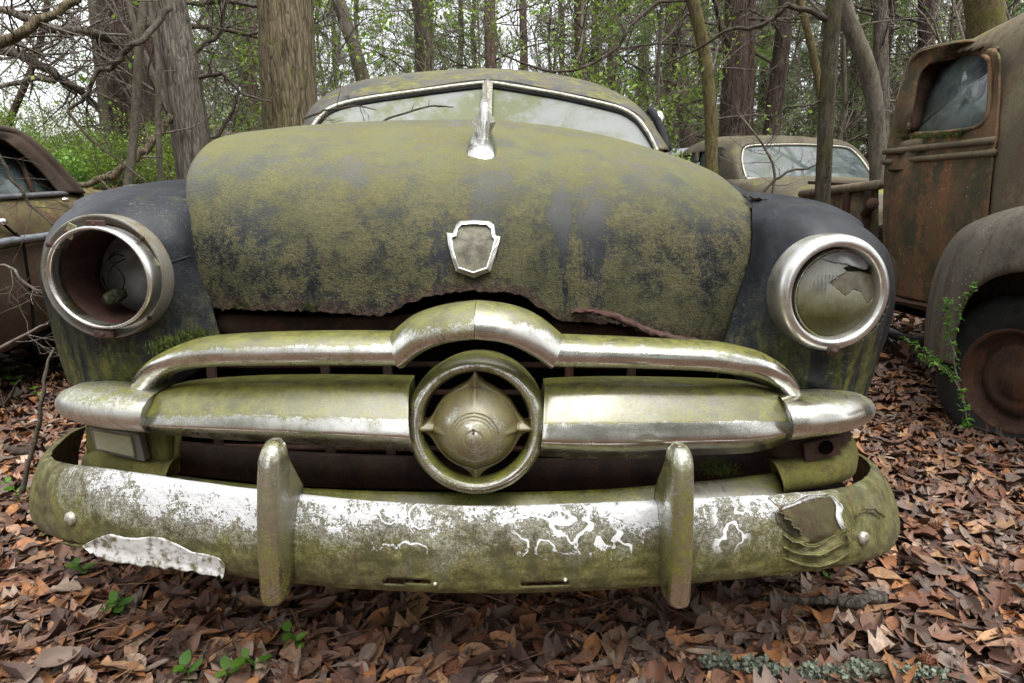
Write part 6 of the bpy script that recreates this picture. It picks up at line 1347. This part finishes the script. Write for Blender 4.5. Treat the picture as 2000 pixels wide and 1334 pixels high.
branch_path('pale_twig', 'pale forked twig sticking up before the brown wreck door', [(-20, 515, 1.95), (20, 522, 1.95), (40, 545, 1.95), (75, 575, 1.95)], [.004, .004, .0035, .002], M['twig'], twigs=7, tl=.18, seed=17)
branch_path('pale_twig', 'long pale twig leaning from the litter below the wreck', [(-20, 690, 1.9), (40, 660, 1.9), (95, 632, 1.95)], [.006, .005, .003], M['twig'], twigs=5, tl=.2, seed=18)
branch_path('pale_twig', 'upright grey stem growing outside the bumper end', [(40, 960, 1.62), (62, 880, 1.6), (80, 790, 1.58), (90, 720, 1.6), (106, 680, 1.62)], [.007, .006, .005, .004, .002], M['twig'], twigs=4, tl=.14, seed=19)
branch_path('thin_branch', 'bare twig lying over the hood edge in front of the windscreen', [(735, 243, 2.25), (770, 228, 2.28), (830, 209, 2.32), (860, 208, 2.34), (886, 210, 2.35)], [.004, .0035, .003, .0028, .0015], M['twig_dark'], twigs=3, tl=.05, seed=20, depth=0)
branch_path('thin_branch', 'forked twigs reaching over the windscreen corner trim', [(595, 232, 2.3), (625, 220, 2.3), (650, 214, 2.3), (700, 207, 2.32), (735, 215, 2.34)], [.004, .004, .003, .0025, .0015], M['twig_dark'], twigs=5, tl=.12, seed=21)

# ------------------------------------------------------------------ the wood behind: one of each kind, then copies
def needles(mb, tips, rg, n, L, col):
    k = len(tips)
    P0 = np.array([t[0] for t in tips]); D0 = np.array([t[1] for t in tips])
    for _ in range(n):
        d = D0 * .5 + rg.normal(0, .8, (k, 3)) + [0, 0, .25]; d /= np.linalg.norm(d, axis=1)[:, None]
        s_ = np.cross(d, rg.normal(0, 1, (k, 3))); s_ /= np.linalg.norm(s_, axis=1)[:, None]
        b = P0 + rg.normal(0, L * .35, (k, 3)); l = L * rg.uniform(.6, 1.3, (k, 1)); w_ = l * .055
        V = np.stack([b - s_ * w_, b + s_ * w_, b + d * l + s_ * w_ * .3, b + d * l - s_ * w_ * .3], 1).reshape(-1, 3)
        mb.add(V, np.arange(4 * k).reshape(-1, 4), np.array(col)[rg.integers(0, len(col), k)] * rg.uniform(.7, 1.3, (k, 1)))
NCOL = [(.07, .095, .035), (.10, .13, .048), (.135, .165, .062), (.06, .08, .03)]
def leaves_on(mb, tips, rg, n, size, cols, sprd=.06):
    k = len(tips); P0 = np.array([t[0] for t in tips])
    for _ in range(n):
        b = P0 + rg.normal(0, sprd, (k, 3)); d = rg.normal(0, 1, (k, 3)) + [0, 0, .2]; d /= np.linalg.norm(d, axis=1)[:, None]
        s_ = np.cross(d, rg.normal(0, 1, (k, 3))); s_ /= np.linalg.norm(s_, axis=1)[:, None]; l = size * rg.uniform(.6, 1.3, (k, 1)); w_ = l * .28
        V = np.stack([b, b + d * l * .5 + s_ * w_, b + d * l, b + d * l * .5 - s_ * w_], 1).reshape(-1, 3)
        mb.add(V, np.arange(4 * k).reshape(-1, 4), np.array(cols)[rg.integers(0, len(cols), k)] * rg.uniform(.7, 1.3, (k, 1)))
LG = [(.16, .25, .03), (.23, .33, .045), (.12, .20, .03), (.27, .35, .06)]
def pine(seed, H=11.0, r0=.14, z0=1.6, mat='bark_dark'):
    rg = np.random.default_rng(seed); t = thing('pine_tree', None, None)
    c = np.stack([np.cumsum(rg.normal(0, .05, 20)), np.cumsum(rg.normal(0, .05, 20)), np.linspace(-.1, H, 20)], 1)
    build(MB().tube(c, np.linspace(r0 * 1.1, r0 * .3, 20), 9), 'trunk', M[mat], t, weld=0)
    mb = MB(); tips = []
    for k in range(46):
        z = z0 * .4 + (H - z0 * .4) * (k / 46) ** 1.1; a = k * 2.4 + rg.uniform(0, .6); L = (2.3 - 1.4 * z / H) * rg.uniform(.6, 1.15)
        b = np.array([np.interp(z, c[:, 2], c[:, 0]), np.interp(z, c[:, 2], c[:, 1]), z]); tp = [] 
        grow(mb, b, (math.cos(a), math.sin(a), rg.uniform(-.15, .3)), L, .018 + .01 * (1 - z / H), rg, 2, 4, 3, .05, .8, tp)
        if z > z0: tips += tp
    build(mb, 'branches', M['twig_dark'], t, weld=0)['kind'] = 'stuff'
    mb = MB(); needles(mb, tips, rg, 10, .16, NCOL); build(mb, 'crown', M['needle'], t, weld=0, smooth=False, colattr=True)['kind'] = 'stuff'
    return t
def bare(seed, H=6.5, r0=.035, nb=26, leaf=0, mat='twig', nm='bare_sapling'):
    rg = np.random.default_rng(seed); t = thing(nm, None, None)
    c = np.stack([np.cumsum(rg.normal(0, .10, 14)), np.cumsum(rg.normal(0, .10, 14)), np.linspace(-.1, H, 14)], 1)
    build(MB().tube(c, np.linspace(r0, r0 * .25, 14), 6), 'trunk', M[mat], t, weld=0)
    mb = MB(); tips = []
    for k in range(nb):
        z = H * rg.uniform(.08, .97); a = rg.uniform(0, 2 * PI); b = np.array([np.interp(z, c[:, 2], c[:, 0]), np.interp(z, c[:, 2], c[:, 1]), z])
        grow(mb, b, (math.cos(a), math.sin(a), rg.uniform(.2, 1.1)), (1.5 - z / H * .8) * rg.uniform(.5, 1.1), r0 * .35, rg, 2, 4, 4, .25, .8, tips)
    build(mb, 'branches', M['twig'] if mat != 'bark_dark' else M['twig_dark'], t, weld=0)['kind'] = 'stuff'
    if leaf:
        mb = MB(); sel = [tips[i] for i in rg.choice(len(tips), int(len(tips) * leaf), replace=False)]; leaves_on(mb, sel, rg, 5, .055, LG); build(mb, 'foliage', M['spray'], t, weld=0, smooth=False, colattr=True)['kind'] = 'stuff'
    return t
def shrub(seed, H=1.2, n=26, cols=LG, size=.06, dens=9):
    rg = np.random.default_rng(seed); t = thing('green_shrub', None, None); mb = MB(); tips = []
    for k in range(n):
        a = rg.uniform(0, 2 * PI); grow(mb, (rg.normal(0, .25), rg.normal(0, .25), 0), (math.cos(a) * .7, math.sin(a) * .7, 1.0), H * rg.uniform(.6, 1.1), .008, rg, 2, 3, 3, .2, .8, tips)
    build(mb, 'branches', M['twig'], t, weld=0)['kind'] = 'stuff'
    mb = MB(); leaves_on(mb, tips, rg, dens, size, cols, .07); build(mb, 'foliage', M['spray'], t, weld=0, smooth=False, colattr=True)['kind'] = 'stuff'
    return t
def spread_copies(protos, spots, label, cat_, group, smin=.85, smax=1.2, seed=0):
    rg = np.random.default_rng(seed); used = set()
    for i, (x, y) in enumerate(spots):
        p = protos[i % len(protos)]
        if i < len(protos): o = p
        else: o = copy_kids(p)
        o.location = (x, y, float(hgt(x, y)) - .05); o.rotation_euler = (rg.normal(0, .04), rg.normal(0, .04), rg.uniform(0, 6.28)); s_ = rg.uniform(smin, smax); o.scale = (s_, s_, s_)
        px = 1000 + F * x / y; zn = [(70, 'slim slanting trunk'), (150, 'brown wreck'), (240, 'thick dark pine'), (350, 'leaning grey trunk'), (460, 'hood corner'), (560, 'broad tan trunk'), (690, 'mottled leaning trunk'), (760, 'car roof edge'), (827, 'lichen based trunk'), (895, 'roof crown'), (957, 'straight reddish pine'), (1022, 'thin reddish pine'), (1080, 'arching branch'), (1133, 'dark red pine'), (1220, 'windscreen corner'), (1290, 'wing mirror'), (1380, 'yellow mossy trunk'), (1438, 'wide purple pine'), (1524, 'dark leaning pine'), (1570, 'tan sedan'), (1620, 'thin dark sapling'), (1690, 'crooked mossy trunk'), (1760, 'truck window'), (1810, 'trunk over the truck'), (1925, 'mossy trunk over the truck')]
        place = 'beside the ' + min(zn, key=lambda k_: abs(k_[0] - px))[1]; dist = 'close' if y < 8 else ('a little back' if y < 12 else ('further back' if y < 19 else ('far back' if y < 27 else 'deep in the wood')))
        tag(o, label.format(dist + ' ' + place), cat_, group)
def field(n, y0, y1, seed, xr=.86, ok=None, mind=.8):
    rg = np.random.default_rng(seed); out = []
    tries = 0
    while len(out) < n and tries < 20000:
        tries += 1
        y = y0 + (y1 - y0) * rg.uniform(0, 1) ** .8; x = rg.uniform(-xr, xr) * y
        if ok and not ok(x, y, rg): continue
        if any((x - a) ** 2 + (y - b) ** 2 < mind ** 2 for a, b in out): continue
        out.append((x, y))
    return out
def clear(x, y, rg):
    # keep the wrecks and the trees that are told apart free
    if abs(x + .08) < 1.5 and y < 6.2: return False
    if 2.2 < x < 4.3 and y < 9: return False
    if 1.6 < x < 4.5 and y < 5.0: return False
    if x < -1.9 and y < 5.6: return False
    if .85 < x / y < 1.2: return False
    return True
pines = [pine(1), pine(2, 12, .17, 2.2), pine(3, 10, .12, 1.2, 'bark_red'), pine(4, 12.5, .16, 3.0)]
spread_copies(pines, field(58, 13.5, 38, 21, .88, lambda x, y, r: not (x / y < -.40 and r.uniform() < .85), 1.5), 'grey green pine {}', 'tree', 'pine trees of the wood behind', .85, 1.35, 1)
bares = [bare(11), bare(12, 7.5, .05, 30, 0, 'bark_smooth'), bare(13, 5.5, .028, 24, .06), bare(14, 8, .06, 34, 0, 'bark_dark'), bare(15, 6, .03, 28, .12), bare(16, 4.2, .02, 22, 0)]
spread_copies(bares, field(72, 6.6, 22, 31, .86, lambda x, y, r: clear(x, y, r) and not (x / y < -.5 and r.uniform() < .5), .55), 'bare twiggy sapling {}', 'sapling', 'bare saplings of the wood behind', .8, 1.25, 2)
shr = [shrub(41), shrub(42, 1.6, 30), shrub(43, .9, 22, [(.10, .22, .025), (.15, .30, .04), (.19, .33, .05)], .075, 12)]
spread_copies(shr, [(-3.9, 6.6), (-4.6, 7.2), (-4.3, 6.1), (-5.2, 6.6), (-3.2, 6.6), (-2.3, 7.0), (-5.6, 7.8), (-2.9, 8.5), (-1.9, 6.6)], 'bright green leafy shrub {}', 'shrub', 'green shrubs on the bank', .36, .52, 3)
shr2 = [shrub(51, 2.2, 26, [(.13, .19, .05), (.18, .24, .06), (.10, .15, .04)], .07, 8), shrub(52, 2.8, 30, [(.14, .18, .05), (.2, .25, .08)], .07, 7)]
spread_copies(shr2, field(58, 14, 36, 61, .9, None, 1.3), 'hazy yellow green bush {}', 'bush', 'bushes of the far undergrowth', .75, 1.3, 4)
# light green sprays near the roof and windscreen
spr = [bare(71, 3.4, .02, 18, .35, 'twig', 'leafing_sapling'), bare(72, 4.2, .022, 22, .30, 'twig', 'leafing_sapling')]
spread_copies(spr, [(-1.0, 7.6), (.75, 7.2), (1.25, 6.9), (-1.75, 6.6), (-2.2, 6.2), (.1, 8.0), (1.75, 8.2)], 'young light green leafing sapling {}', 'sapling', 'leafing saplings behind the roof', .9, 1.1, 5)
# the wood on the photographer's side, seen only as a reflection
mb = MB(); mt_ = []
wb = MB()
rg = np.random.default_rng(91)
for i in range(40):
    a = rg.uniform(-1.45, 1.45); d = rg.uniform(7, 17); x, y = math.sin(a) * d, -math.cos(a) * d
    src = pines[i % 4]; s_ = rg.uniform(.9, 1.3)
    for ch in src.children:
        me = ch.data; V = np.zeros(len(me.vertices) * 3); me.vertices.foreach_get('co', V); V = V.reshape(-1, 3) * s_ + [x, y, 0]
        Fc = np.array([list(p.vertices) if len(p.vertices) == 4 else list(p.vertices) + [p.vertices[-1]] for p in me.polygons][::2 if ch.name.startswith('branches') else 1])
        mi = {'trunk': 0, 'branches': 1, 'crown': 2}[ch.name.split('.')[0]]; wb.add(V, Fc, (.07, .09, .045), mi)
o = build(wb, 'woods', [M['bark_dark'], M['twig_dark'], M['needle']], weld=0, smooth=False, colattr=True); tag(o, 'pine wood mirrored in the dark glass and chrome', 'woods', kind='stuff')
